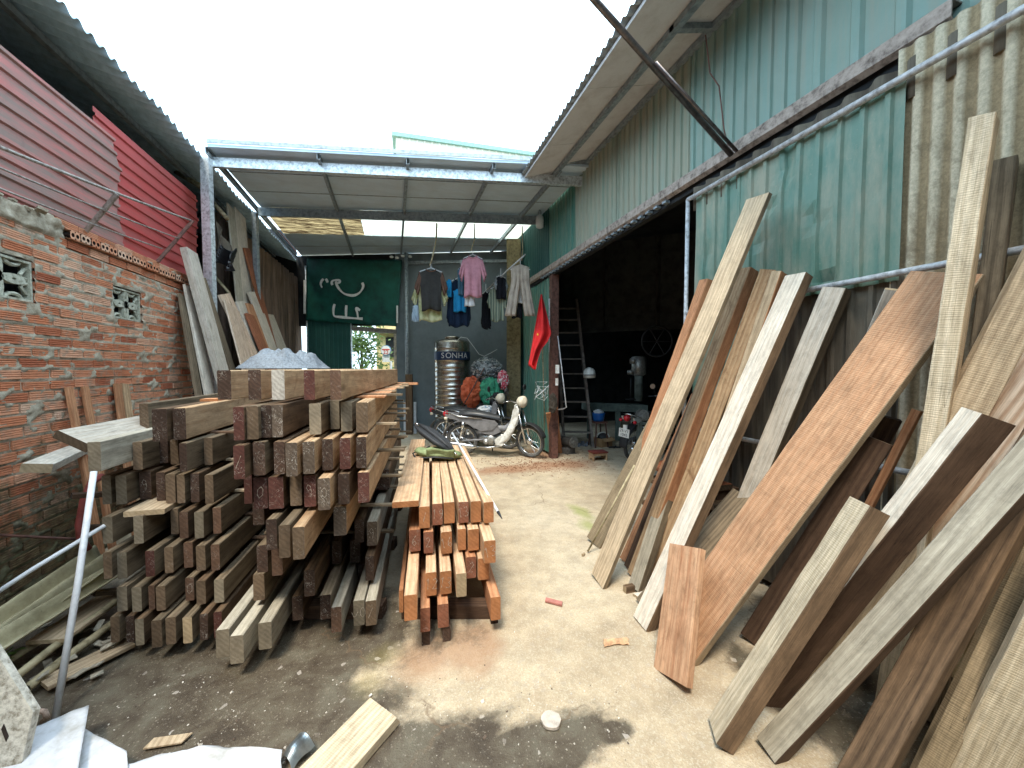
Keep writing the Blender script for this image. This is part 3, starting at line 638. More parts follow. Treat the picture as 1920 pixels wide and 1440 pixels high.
mb = MB(); sheet_solid(mb, tarp_fn, 40, 26, .004); mb.build('tarp_sheet', M['tarp'], tp, smooth=True)
def stroke(mb, pts, wdt=.035, lift=.05, sc_=(560, 460, 6)):
    P = [onback(sc_[0]+x/sc_[2], sc_[1]+y/sc_[2])+TO+BN*lift for x, y in pts]; Q = []
    for i in range(len(P)-1): a_, d_ = P[max(i-1, 0)], P[min(i+2, len(P)-1)]; Q += [.5*((2*P[i])+(P[i+1]-a_)*u+(2*a_-5*P[i]+4*P[i+1]-d_)*u*u+(3*P[i]-a_-3*P[i+1]+d_)*u**3) for u in (0, .2, .4, .6, .8)]
    Q.append(P[-1]); n = len(Q); L = []; Rr = []
    for i, p in enumerate(Q):
        t = (Q[min(i+1, n-1)]-Q[max(i-1, 0)]).normalized(); s = t.cross(BN).normalized()*wdt/2*(.85+.2*math.sin(i*.35)); L.append(mb._p(p+s)); Rr.append(mb._p(p-s))
    for i in range(n-1): mb.face([L[i], L[i+1], Rr[i+1], Rr[i]])
mb = MB()
for pts in ([(318, 393), (296, 420), (288, 455), (302, 490)], [(342, 393), (356, 412), (364, 434)], [(418, 462), (410, 440), (416, 418), (445, 408), (490, 410), (498, 428), (478, 440), (455, 428), (470, 470), (500, 515), (545, 555), (600, 573), (660, 575), (712, 550), (745, 510), (758, 470), (746, 435)],
            [(442, 672), (430, 715), (428, 770), (442, 806), (500, 815), (570, 822), (640, 828), (700, 832), (752, 835)], [(572, 685), (568, 740), (568, 822)], [(722, 742), (682, 718), (692, 770), (702, 832)]): stroke(mb, pts, .062)
mb.build('brushed_letters', M['white_paint'], tp)
gt = MB(); g0, g1 = onback(578, 600)+BN*.03, onback(659, 600)+BN*.03; zz = g0.z; g0.z = .1; g1.z = .1
gate = thing('yard_gate', (g0.x, g0.y, 0), 'dark green corrugated gate leaf under the tarpaulin, left of the open doorway', 'gate')
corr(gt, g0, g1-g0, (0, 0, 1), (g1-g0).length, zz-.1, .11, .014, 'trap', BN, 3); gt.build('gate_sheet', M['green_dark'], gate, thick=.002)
mb = MB(); mb.tube([g0+BN*.03, g0+BN*.03+Vector((0, 0, zz+1.2))], .018, 8); mb.tube([g1+BN*.0, g1+Vector((0, 0, zz-.1))], .02, 8); mb.build('gate_pipe', M['galv'], gate, smooth=True)
pp = onback(768, 487)+BN*.25; mb = MB(); mb.tube([(pp.x, pp.y, 0), (pp.x, pp.y, 4.22)], .045, 12)
tag(mb.build('steel_post', M['galv_dk'], smooth=True), 'round grey steel post in front of the rear wall, right of the tarpaulin', 'post')
# white blobs modelled as bright specks of sky light near the post's top
mb = MB()
for dx, dz in ((-.32, -.04), (-.2, -.05), (-.07, .0), (.09, 0)): mb.lathe([(.0, -.03), (.04, -.02), (.045, .01), (.0, .03)], Vector((pp.x+dx, pp.y-.06, 4.13+dz)), n=8)
tag(mb.build('sky_light_specks', M['white_paint'], smooth=True), 'small white blobs standing in for specks of sky light along the purlin by the round steel post', 'light specks')
# strips of white light-coloured sheet at the tarpaulin's sides
for pxa, pxb, ya, yb, lab in ((577, 581, 528, 590, 'narrow white strip hanging at the left edge of the green tarpaulin'), (748, 751, 575, 607, 'narrow white strip at the lower right corner of the green tarpaulin')):
    a, b, c, d = [onback(x, y)+BN*.16 for x, y in ((pxa, ya), (pxb, ya), (pxb, yb), (pxa, yb))]; mb = MB(); mb.obox(a, b-a, d-a, BN*.01); tag(mb.build('hanging_strip', M['white_paint']), lab, 'strip')

# beyond the doorway
wy = thing('neighbour_house', Pd(722, 690, 13.2)*1, 'yellow rendered house seen through the rear doorway', 'house'); wy.location.z = 0; ORG[wy] = Vector(wy.location)
mb = MB(); a = Pd(706, 690, 13.2); b = Pd(752, 690, 13.2); a.z = b.z = 0; f = Vector((_f.x, _f.y, 0)).normalized()
mb.obox(a, b-a, f*3, (0, 0, 3.1)); mb.build('wall', M['yellow_wall'], wy)
mb = MB(); a2 = Pd(724, 690, 13.15); a2.z = 1.0; mb.obox(a2+Vector((0, 0, .9)), _r*.33, f*.03, (0, 0, .7)); mb.build('window', M['dark'], wy)
mb = MB(); a2 = Pd(690, 625, 12.9); mb.obox(a2, _r*1.4, f*3.2-Vector((0, 0, -.35)), (0, 0, .05)); mb.build('eave', M['darkwood'], wy)
sg = Pd(723.5, 657, 10.9); rsn = thing('round_sign', (sg.x, sg.y, 0), 'round blue and white sign with a red 22, on a pale post beyond the doorway', 'sign')
def facing(c, r, m, name, par, dz=0, th=.02):
    mb = MB(); n = 28; mb.prism([(r*math.cos(2*math.pi*k/n), r*math.sin(2*math.pi*k/n)) for k in range(n)], c, _r, (0, 0, 1), f*th); return mb.build(name, m, par)
facing(sg, .148, plain('sign_blue', (.12, .28, .42), .5), 'sign_rim', rsn); facing(sg-f*.008, .13, M['white_paint'], 'sign_face', rsn, th=.007)
mb = MB(); mb.obox(sg-f*.012-_r*.11+Vector((0, 0, .012)), _r*.22, f*.003, (0, 0, .03)); text_on(mb, '22', .15, sg-f*.013+Vector((0, 0, -.055)), _r, (0, 0, 1), .001); mb.build('sign_lettering', plain('sign_red', (.55, .05, .04), .5), rsn)
mb = MB(); mb.obox((sg.x+.1, sg.y+.03, 0), _r*.05, f*.05, (0, 0, 1.75)); mb.build('sign_post', M['white_paint'], rsn)
mb = MB(); mb.obox(sg+f*.03-_r*.11-Vector((0, 0, .33)), _r*.2, f*.01, (0, 0, .2)); mb.build('notice_board', M['white_paint'], rsn)
def leafy(name, c, rad, nleaf, label, cat, group=None, ls=.12, hgt=1.0, seed=1, trunk=True):
    rs = random.Random(seed); t = thing(name, (c.x, c.y, 0), label, cat, group); mb = MB()
    cl = [Vector((rs.gauss(0, .5), rs.gauss(0, .5), rs.gauss(0, .5)))*rad for _ in range(14)]
    for k in range(nleaf):
        p = c+rs.choice(cl)+Vector((rs.gauss(0, 1), rs.gauss(0, 1), rs.gauss(0, hgt)))*rad*.28
        if p.z < .15: p.z = .15+rs.random()*.3
        a = Vector((rs.uniform(-1, 1), rs.uniform(-1, 1), rs.uniform(-.8, .5))).normalized(); b = a.cross(Vector((rs.random(), rs.random(), rs.random()))).normalized(); s = ls*rs.uniform(.6, 1.4)
        i = [mb._p(p), mb._p(p+a*s*.5+b*s*.2), mb._p(p+a*s), mb._p(p+a*s*.5-b*s*.2)]; mb.face(i)
    mb.build('crown', M['leaf'], t)
    if trunk:
        mb = MB(); mb.tube([(c.x, c.y, 0), (c.x+.05, c.y, c.z*.5), c], [.07, .05, .025], 8)
        for q in cl[:6]: mb.tube([Vector((c.x, c.y, c.z*.6)), c+q*.6], [.025, .01], 5)
        mb.build('trunk', M['bark'], t)
    return t
leafy('garden_tree', Pd(676, 640, 12.2), .62, 900, 'dense leafy garden tree seen through the doorway, left of the yellow house', 'tree', None, .17, seed=4)
leafy('garden_shrub', Pd(664, 705, 11.6), .45, 420, 'low shrub under the garden tree beyond the doorway', 'shrub', None, .13, seed=6)
# pale building rising above the canopy
pb_ = thing('rear_building', (Pd(870, 690, 17).x, Pd(870, 690, 17).y, 0), 'pale cream clad building with green roof trim rising behind the canopy', 'building')
a = Pd(742, 256, 15.5); b = Pd(1010, 294, 17.0); h = a.z; a.z = 0; b.z = 0; mb = MB(); corr(mb, a, b-a, (0, 0, 1), (b-a).length, h, .3, .03, 'trap', Vector(((b-a).y, -(b-a).x, 0)), 2)
n_ = Vector((-(b-a).y, (b-a).x, 0)).normalized(); mb.obox(a+n_*.03, b-a, n_*6, (0, 0, h-.05)); mb.build('wall', M['cream'], pb_)
mb = MB(); mb.obox(a+Vector((0, 0, h-.03))-n_*.12-(b-a).normalized()*.15, (b-a)*1.04, n_*6.4, (0, 0, .16)); mb.build('roof_trim', M['trim'], pb_)
# ================================================================== workshop wall on the right
RX = 2.60
ww = thing('workshop_wall', (RX, 4, 0), 'tall green corrugated workshop wall running along the right side of the yard', 'wall')
def ysheet(y0, y1, z0, z1, x, m, pitch, amp, kind='trap', rows=5, wob=.01, dent=0, seed=0, cut=0, par=None, name='wall_sheet', smooth=False, lab=None):
    mb = MB(); corr(mb, (x, y1, z0), (0, -1, 0), (0, 0, 1), y1-y0, z1-z0, pitch, amp, kind, (-1, 0, 0), rows, wob, dent, seed, cut=cut)
    return mb.build(name, m, par or ww, smooth=smooth, thick=.002)
ysheet(1.95, 2.98, 3.20, 4.46, RX-.010, M['green_up2'], .105, .018, seed=1)
ysheet(.55, 2.0, 3.20, 4.5, RX-.004, M['green_up2'], .21, .02, seed=2)
ysheet(2.93, 4.2, 3.20, 4.46, RX-.004, M['green_up'], .105, .018, seed=3)
ysheet(4.16, 5.28, 3.20, 4.44, RX-.009, M['green_up'], .105, .018, seed=4)
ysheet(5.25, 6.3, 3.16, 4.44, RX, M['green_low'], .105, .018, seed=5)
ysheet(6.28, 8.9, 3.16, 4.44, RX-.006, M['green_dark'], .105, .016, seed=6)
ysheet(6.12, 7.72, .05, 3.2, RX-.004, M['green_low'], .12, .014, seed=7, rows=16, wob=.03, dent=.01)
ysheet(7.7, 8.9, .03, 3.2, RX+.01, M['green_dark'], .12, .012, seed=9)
ysheet(-2.5, 1.25, 2.0, 3.19, RX-.05, fibre_mat('upper_fibre_sheet', 1.25, .076, (.60, .51, .37), (.33, .25, .15)), .076, .011, 'sine', 8, .02, seed=11, smooth=True)
ysheet(-2.5, .62, 3.55, 4.5, RX-.02, fibre_mat('top_fibre_sheet', .62, .076, (.60, .51, .37), (.33, .25, .15)), .076, .011, 'sine', 8, .02, seed=12, smooth=True)
mb = MB(); mb.obox((RX+.03, -2.5, 3.15), (.05, 0, 0), (0, 11.4, 0), (0, 0, 1.3)); mb.build('wall_frame', M['dark'], ww)
# eaves
ev = thing('workshop_eaves', (2.2, 1.5, 4.2), 'broad dusty white underside of the workshop eaves with a steel purlin', 'eaves')
EX0, EZ0, EX1, EZ1 = 1.77, 4.20, 2.60, 4.42
mb = MB(); y = 5.34
while y > -2.4:
    L = rs.uniform(.95, 1.05); mb.obox((EX0, y-L+.006, EZ0), (EX1-EX0, 0, EZ1-EZ0), (0, L-.006, 0), (0, 0, .03)); y -= L
mb.build('soffit_board', M['soffit'], ev)
mb = MB(); corr(mb, (EX0-.05, -2.4, EZ0+.045), (0, 1, 0), (1, 0, .265), 7.8, 2.5, .1, .016, 'sine', (0, 0, 1), 2); mb.build('roof_sheet', M['galv_dk'], ev, smooth=True, thick=.002)
mb = MB(); cx = 2.16; cz = EZ0+(cx-EX0)*(EZ1-EZ0)/(EX1-EX0); mb.obox((cx, -2.4, cz-.055), (.07, 0, .018), (0, 7.6, 0), (0, 0, .05)); mb.obox((EX1-.06, -2.4, EZ1-.07), (.05, 0, 0), (0, 7.6, 0), (0, 0, .045)); mb.build('purlin', M['galv_dk'], ev)
q = Px(1290, 66, 2.3); mb = MB(); mb.obox((cx, q.y, cz-.05), (EX1-cx, 0, (EX1-cx)*.26), (0, .05, 0), (0, 0, .045)); mb.build('bracket', M['galv_dk'], ev)
# door rail
rl = thing('door_rail', (2.5, 4, 3.2), 'long dusty brown sliding-door rail along the workshop wall, open-ended at the near side', 'rail')
ra, rb = Vector((2.49, 7.35, 3.20)), Vector((2.49, 1.18, 3.20)); t_ = rb-ra; mb = MB()
pr = [(-.0, .075), (-.075, .075), (-.08, .07), (-.08, -.01), (-.05, -.035), (-.045, -.03), (-.072, -.006), (-.072, .067), (0, .067)]
mb.prism([(x, z) for x, z in pr], ra+Vector((.09, 0, 0)), (1, 0, 0), (0, 0, 1), t_); mb.build('rail_channel', M['rail'], rl)
mb = MB(); mb.obox((2.56, 1.3, 3.12), (.03, 0, 0), (0, 6.0, 0), (0, 0, .08)); mb.build('rail_backing', M['dark'], rl)
mb = MB()
for k in range(26): mb.obox((2.50, 3.15+k*.13, 3.135), (.05, 0, 0), (0, .055, 0), (0, 0, .022))
mb.build('rail_teeth', M['galv_dk'], rl)
# slanted pole and wire
A, B = Px(1371, 290, 2.44), Pd(1108, -8, 2.25); dv = (B-A).normalized(); sp_ = thing('stay_pole', B, 'long slanting steel stay pole from the door rail up past the eaves', 'pole')
mb = MB(); mb.tube([A, B+dv*1.6], .020, 10); mb.tube([A+Vector((0, -.05, .0)), A+dv*.9+Vector((0, -.028, 0))], .012, 8); mb.build('pole', plain('dark_steel_tube', (.16, .14, .14), .35, .7, .3, 20, .1), sp_, smooth=True)
mb = MB(); a = Px(1323, 66, 2.35); mb.tube([a, a.lerp(A, .3)+Vector((0, .03, 0)), a.lerp(A, .45)+Vector((0, -.02, 0)), a.lerp(A, .8)+Vector((0, .015, 0)), A+Vector((0, .03, .08))], .005, 6); mb.build('tie_wire', M['rustpaint'], sp_)
# sliding door leaf
DX = 2.44
dr = thing('sliding_door', (DX, 1, 0), 'sliding workshop door of dented green sheet in a grey pipe frame, behind the leaning boards', 'door')
def dpipe(a, b, r=.017): mb = MB(); mb.tube([a, b], r, 10); mb.build('frame_pipe', M['pipe'], dr, smooth=True)
yl = Px(1288, 480, DX).y
dpipe((DX, yl, .06), (DX, yl, 3.0)); dpipe((DX, yl, 3.0), (DX, -1.6, 2.985), .019)
dpipe((DX, yl, 2.03), (DX, -1.2, 2.03)); dpipe((DX, yl, 1.03), (DX, -1.2, 1.03))
yg = Px(1688, 400, DX+.03).y
def dsheet(y0, y1, z0, z1, x, m, pitch, amp, kind, **k): return ysheet(y0, y1, z0, z1, x, m, pitch, amp, kind, par=dr, name='door_sheet', **k)
ys_ = Px(1392, 450, DX+.03).y
dsheet(yg, ys_+.03, 2.0, 3.0, DX+.035, M['green_door'], .115, .017, 'trap', rows=14, wob=.012, dent=.03, seed=21, cut=.04)
dsheet(ys_, yl-.05, 1.2, 3.0, DX+.042, M['green_door'], .115, .017, 'trap', rows=14, wob=.012, dent=.03, seed=22, cut=.04)
dsheet(yg-.05, yl-.06, .05, 2.04, DX+.062, M['fibre_low'], .10, .018, 'trap', rows=6, wob=.01, seed=23)
dsheet(.4, yl-.02, 2.9, 3.10, DX+.07, M['fibre_low'], .146, .026, 'sine', rows=2, seed=24, smooth=True)
dsheet(-1.5, yg+.04, .1, 3.17, DX+.055, fibre_mat('door_fibre_sheet', yg+.04, .076, (.60, .52, .38), (.33, .25, .15)), .076, .011, 'sine', rows=12, wob=.01, seed=25, smooth=True)
# door post, pillar
pd_ = Px(1030, 700, RX-.03); mb = MB(); mb.obox((RX-.05, pd_.y-.16, 0), (.12, 0, 0), (0, .13, 0), (0, 0, 3.12)); tag(mb.build('door_post', M['rustpaint']), 'rusty brown steel door post between the green wall and the dark doorway', 'post')
pl = Pd(950, 700, 8.0); plr = Pd(976, 700, 8.0); wdt = (plr-pl).length; mb = MB(); mb.obox((pl.x, pl.y, 0), (plr-pl)*Vector((1, 1, 0)).length/1.414 if False else Vector((plr.x-pl.x, plr.y-pl.y, 0)), (.08, .26, 0), (0, 0, 4.2))
tag(mb.build('timber_pillar', plain('mossy_brown_pillar', (.21, .17, .09), .95, var=.3, scale=18, bump=.6, c2=(.09, .075, .04))), 'rough brown square pillar behind the parked motorcycle', 'pillar')

# ================================================================== dark workshop room
rm = thing('workshop_room', (5, 4, 0), 'dark workshop room behind the open doorway, with a plywood loft', 'room')
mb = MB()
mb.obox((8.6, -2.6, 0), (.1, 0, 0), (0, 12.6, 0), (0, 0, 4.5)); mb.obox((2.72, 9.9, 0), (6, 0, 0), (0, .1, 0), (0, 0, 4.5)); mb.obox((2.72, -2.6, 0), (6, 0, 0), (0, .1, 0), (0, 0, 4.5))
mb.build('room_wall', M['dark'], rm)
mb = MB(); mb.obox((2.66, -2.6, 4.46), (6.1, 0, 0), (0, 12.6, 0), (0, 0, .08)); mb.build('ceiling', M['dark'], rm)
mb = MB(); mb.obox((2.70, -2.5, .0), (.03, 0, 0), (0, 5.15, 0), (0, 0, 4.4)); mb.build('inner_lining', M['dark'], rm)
lo = thing('plywood_loft', Pd(1160, 700, 9.2), 'dim plywood loft front across the top of the dark doorway', 'loft'); lo.location.z = 0; ORG[lo] = Vector(lo.location)
a, b = Pd(1046, 618, 9.0), Pd(1340, 618, 7.6); z0, z1 = a.z, Pd(1160, 470, 9).z; a.z = z0; b.z = z0
mb = MB(); L = (b-a)/3
for k in range(3): mb.obox(a+L*k+L*.01, L*.98, Vector((.01, .03, 0)), (0, 0, z1-z0))
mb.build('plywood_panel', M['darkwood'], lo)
mb = MB()
for k in range(4): mb.obox(a+L*k-Vector((.03, .06, 0)), (.07, 0, 0), (0, .07, 0), (0, 0, z1-z0))
mb.obox(a-Vector((0, .06, .1)), b-a, (0, .08, 0), (0, 0, .1)); mb.build('loft_batten', M['darkwood'], lo)
# ================================================================== woods
WD = {}
WD['brown'] = wood('brown_sawn_timber', (.08, .05, .03), (.20, .128, .076), stain=(.04, .025, .018), mottle=.7, lo=.75, hi=1.2)
WD['greybrown'] = wood('weathered_brown_timber', (.10, .073, .046), (.25, .19, .125), stain=(.06, .045, .03), mottle=.6)
WD['gold'] = wood('golden_timber', (.36, .22, .12), (.58, .41, .25), stain=(.16, .07, .03), stain_at=.56, stain_amt=.75, mottle=.5)
WD['peach'] = wood('fresh_peach_timber', (.50, .30, .17), (.70, .49, .31), stain=(.30, .12, .05), stain_at=.66, stain_amt=.4, mottle=.25, lo=.92, hi=1.08)
WD['orange'] = wood('orange_timber', (.42, .18, .085), (.60, .31, .165), stain=(.13, .04, .02), stain_at=.6, mottle=.35)
WD['red'] = wood('red_brown_timber', (.24, .075, .035), (.36, .14, .07), stain=(.08, .025, .015), mottle=.4)
WD['pale'] = wood('bleached_timber', (.54, .46, .37), (.70, .64, .55), stain=(.24, .17, .11), stain_at=.66, stain_amt=.5, mottle=.4, cath=.4)
WD['grey'] = wood('grey_weathered_timber', (.33, .295, .23), (.52, .475, .385), stain=(.14, .11, .08), stain_at=.62, mottle=.6, cath=.45)
WD['tan'] = wood('tan_sawn_timber', (.40, .295, .19), (.61, .48, .33), stain=(.2, .12, .07), stain_at=.6, stain_amt=.5, mottle=.5, saw=.12)
WD['creamsaw'] = wood('cream_band_sawn_timber', (.46, .37, .25), (.67, .57, .42), stain=(.17, .11, .06), stain_at=.62, stain_amt=.6, mottle=.6, saw=.15)
WD['orangesaw'] = wood('orange_band_sawn_timber', (.52, .27, .145), (.66, .40, .24), stain=(.12, .05, .03), stain_at=.68, stain_amt=.8, mottle=.6, saw=.5, cath=.4)
WD['tansaw'] = wood('brown_band_sawn_timber', (.25, .185, .11), (.40, .31, .20), stain=(.12, .08, .05), mottle=.5, saw=.85, cath=.2)
WD['dark'] = wood('dark_brown_timber', (.07, .04, .026), (.14, .085, .055), mottle=.5)
WD['pink'] = wood('pinkish_grained_timber', (.50, .33, .22), (.76, .60, .46), stain=(.2, .1, .05), stain_at=.75, mottle=.2, cath=1.0)
WD['mottled'] = wood('mottled_reddish_timber', (.34, .15, .075), (.62, .40, .25), stain=(.20, .10, .05), stain_at=.55, stain_amt=.7, mottle=.8, cath=.1)
EG = {}
EG['dark'] = endgrain('dark_waxed_end', (.030, .018, .013), (.078, .046, .033), .35)
EG['maroon'] = endgrain('maroon_waxed_end', (.055, .021, .017), (.115, .045, .035), .35)
EG['brown'] = endgrain('brown_sawn_end', (.09, .06, .038), (.185, .13, .085), .12)
EG['grey'] = endgrain('grey_sawn_end', (.14, .115, .08), (.25, .21, .155), .1)
EG['scratch'] = endgrain('chalk_scratched_end', (.07, .05, .038), (.16, .12, .09), .7)
EG['white'] = endgrain('whitewashed_end', (.20, .18, .155), (.46, .44, .40), .8)
EG['orange'] = endgrain('orange_sawn_end', (.29, .115, .045), (.44, .195, .085), .08, .85, 1.15)
EG['redbrown'] = endgrain('red_brown_sawn_end', (.16, .06, .035), (.27, .11, .065), .25, .85, 1.15)
EG['umber'] = endgrain('umber_sawn_end', (.08, .044, .03), (.16, .093, .06), .2)
EG['tan'] = endgrain('tan_sawn_end', (.30, .22, .13), (.48, .37, .24), .1)
CHALK2 = plain('faint_chalk', (.42, .37, .31), .9, var=.3, scale=60)
CHALK = plain('white_chalk', (.72, .70, .66), .9, var=.1)

def bdir(vp):   # horizontal direction of a beam from its vanishing column
    v = _f*1 + _r*((vp-960)/FPX); v.z = 0; return v.normalized()
DIG = {'1': [[(.35, .75), (.55, .95), (.55, .05)]], '2': [[(.2, .8), (.5, .98), (.75, .75), (.2, .05), (.8, .08)]], '3': [[(.2, .9), (.6, .97), (.7, .7), (.4, .53), (.75, .35), (.55, .05), (.15, .1)]],
       '6': [[(.7, .95), (.3, .6), (.2, .25), (.5, .03), (.75, .25), (.5, .45), (.25, .3)]], '9': [[(.7, .6), (.4, .5), (.25, .75), (.5, .97), (.72, .8), (.7, .4), (.5, .03)]],
       'x': [[(.15, .1), (.85, .9)], [(.15, .85), (.8, .2)]], '/': [[(.2, .1), (.8, .9)]], 'o': [[(.5, .95), (.2, .7), (.25, .3), (.5, .1), (.8, .35), (.75, .75), (.5, .95)]], 'u': [[(.15, .6), (.4, .2), (.65, .25), (.9, .6)]]}
def chalk(ob, c, W, txt, hgt, rot=0, wob=0, thin=.03, mat=None):
    """chalk strokes on a beam's near end: c centre of the end, W across to the right"""
    mb = MB(); Z = Vector((0, 0, 1)); nrm = W.cross(Z).normalized()
    if nrm.dot(CAM-c) < 0: nrm = -nrm
    cw = hgt*.62; n = len(txt)
    for i, chh in enumerate(txt):
        for st in DIG[chh]:
            P = []
            for x, y in st:
                lx = (i-(n-1)/2+x-.5)*cw; ly = (y-.5)*hgt
                a = lx*math.cos(rot)-ly*math.sin(rot); b = lx*math.sin(rot)+ly*math.cos(rot); P.append(c+W*a+Z*b+nrm*.0035)
            Q = []
            for k in range(len(P)-1): Q += [P[k].lerp(P[k+1], m/3) for m in range(3)]
            Q.append(P[-1]); hw = hgt*thin; L = []; Rr = []
            for k, p in enumerate(Q):
                t = (Q[min(k+1, len(Q)-1)]-Q[max(k-1, 0)]).normalized(); s = t.cross(nrm)*hw*(.8+.5*math.sin(k*2.3)); L.append(mb._p(p+s)); Rr.append(mb._p(p-s))
            for k in range(len(Q)-1): mb.face([L[k], L[k+1], Rr[k+1], Rr[k]])
    q = mb.build('chalk_mark', mat or CHALK)
    q.parent = ob; q.matrix_parent_inverse = ob.matrix_world.inverted()

ORD = ['first', 'second', 'third', 'fourth', 'fifth', 'sixth', 'seventh', 'eighth', 'ninth', 'tenth', 'eleventh', 'twelfth', 'thirteenth', 'fourteenth']
def stack(rows, sname, group, cat, vp, far, dflt, woods, rowword):
    """rows: top first; each (z, h, [ (x0, x1, ybottom, side, end, chalk?) ...]); gaps get beams set further back"""
    rs = random.Random(len(sname)*7+3); nr = len(rows); cat2 = 'orange' in sname
    for ri, (z, h, ends, opt) in enumerate(rows):
        items = []; vpr = opt.get('vp', vp); far_ = opt.get('far', far)
        for e in ends: items.append([*e[:5], e[5] if len(e) > 5 else None, 0])
        items.sort(key=lambda q: q[0])
        if opt.get('fill', True):
            ex = []
            xs_ = [(q[0], q[1]) for q in items]; x = opt.get('x0', xs_[0][0]); xe = opt.get('x1', xs_[-1][1]); yb = sum(q[2] for q in items)/len(items)
            edges = [(x, x)] + xs_ + [(xe, xe)]
            for (a0, a1), (b0, b1) in zip(edges, edges[1:]):
                g = b0-a1
                if g > 14:
                    n = max(1, int(g/27)); s = g/n
                    for k in range(n): ex.append([a1+s*k+1.5, a1+s*(k+1)-1.5, yb, woods[0], 'dark', None, rs.uniform(.4, 1.1)])  # fillers take dark ends so the shade in the gaps is in the colour
            items += ex; items.sort(key=lambda q: q[0])
        for i, (x0, x1, yb, side, end, ck, back) in enumerate(items):
            A = bdir(vpr+rs.uniform(-6, 6)); W = Vector((A.y, -A.x, 0))
            PL = Pz(x0, yb, z+.0) if yb-690 > 8 else Pd(x0, yb, dflt)
            if opt.get('d'): PL = Pd(x0, yb, opt['d']); PL.z = z
            PR = Pp(x1, yb, PL, A); wd = (PR-PL).length
            if back:   # same lateral slot, further in
                t0 = PL.copy(); PL = t0+A*back
            wd = min(wd, .13)
            base = PL+W*wd/2; base.z = z
            y_far = far_+rs.uniform(-.05, .08); L = (y_far-base.y)/A.y
            sd = WD[side]; ee = EG[end]; hh = h*rs.uniform(.97, 1.0)
            lk = {'dark': 'dark waxed', 'maroon': 'maroon', 'brown': 'brown', 'grey': 'greyish', 'scratch': 'scratch-marked', 'white': 'white-daubed', 'orange': 'orange', 'redbrown': 'red-brown', 'tan': 'tan', 'umber': 'umber'}[end]
            if back: lab = f'recessed {cat}, {ORD[i]} from left, {ORD[ri]} {rowword} from top, {sname}'
            else: lab = f'{lk}-ended {cat}, {ORD[i]} from left, {ORD[ri]} {rowword} from top, {sname}'
            ob = plank('timber_beam', base+Vector((0, 0, hh)), A, W, Vector((0, 0, -1)), L, wd, hh, [sd, ee], lab, 'timber beam', group, ch=.004, jit=.0012)
            if ck and (cat2 or ck != 'x'): chalk(ob, base+Vector((0, 0, hh*.52)), W, ck, min(hh*.5, .07), rot=rs.uniform(-.25, .25), thin=.022 if cat2 else .016, mat=CHALK2)
    return

B_, G_, K_, MR, SC = 'brown', 'greybrown', 'dark', 'maroon', 'scratch'
S1 = [
 (1.13, .19, [(262, 279, 811, G_, 'brown'), (287, 315, 828, B_, 'dark', 'x'), (326, 350, 825, 'gold', 'dark')], dict(x1=350, fill=False, vp=765, far=4.2)),
 (.95, .168, [(251, 269, 881, G_, 'brown'), (293, 315, 869, B_, 'dark', 'x'), (320, 335, 871, B_, 'brown'), (337, 351, 885, G_, 'dark'), (384, 400, 872, G_, 'brown')], dict(x1=425, far=4.2)),
 (.76, .172, [(192, 209, 946, G_, 'grey'), (219, 239, 946, G_, 'grey'), (262, 284, 937, B_, 'dark', '9'), (294, 310, 939, B_, 'dark'), (312, 330, 944, G_, 'brown'), (332, 347, 944, G_, 'brown'), (359, 375, 942, B_, 'dark'), (385, 401, 945, G_, 'brown')], dict(x1=428)),
 (.58, .155, [(194, 213, 1020, G_, 'grey'), (251, 269, 1020, G_, 'grey'), (321, 335, 1002, G_, 'brown'), (337, 353, 1010, B_, 'umber'), (365, 382, 1010, G_, 'grey'), (400, 415, 1001, G_, 'umber')], dict(x1=428)),
 (.41, .148, [(195, 211, 1086, G_, 'brown'), (221, 239, 1086, G_, 'grey'), (273, 290, 1082, G_, 'maroon'), (310, 326, 1075, G_, 'brown'), (346, 363, 1065, B_, 'umber'), (368, 385, 1071, G_, 'brown'), (397, 413, 1070, G_, 'umber', 'x')], dict(x1=430)),
 (.25, .135, [(221, 240, 1147, G_, 'grey'), (248, 266, 1148, G_, 'grey'), (279, 290, 1143, B_, 'umber'), (293, 310, 1146, G_, 'brown'), (349, 365, 1127, G_, 'umber', 'o'), (369, 386, 1134, B_, 'brown'), (402, 420, 1131, G_, 'grey')], dict(x0=208, x1=432)),
 (.09, .145, [(209, 226, 1205, G_, 'brown'), (238, 253, 1205, B_, 'dark'), (255, 271, 1211, B_, 'grey'), (286, 305, 1215, G_, 'brown'), (311, 330, 1209, G_, 'brown'), (344, 361, 1207, G_, 'tan'), (375, 390, 1201, B_, 'dark', 'x'), (401, 416, 1197, B_, 'maroon')], dict(x1=430, fill=False)),
]
stack(S1, 'left dark stack', 'timber beams of the left stack', 'beam', 790, 4.1, 2.1, [B_], 'row')
GD = 'gold'
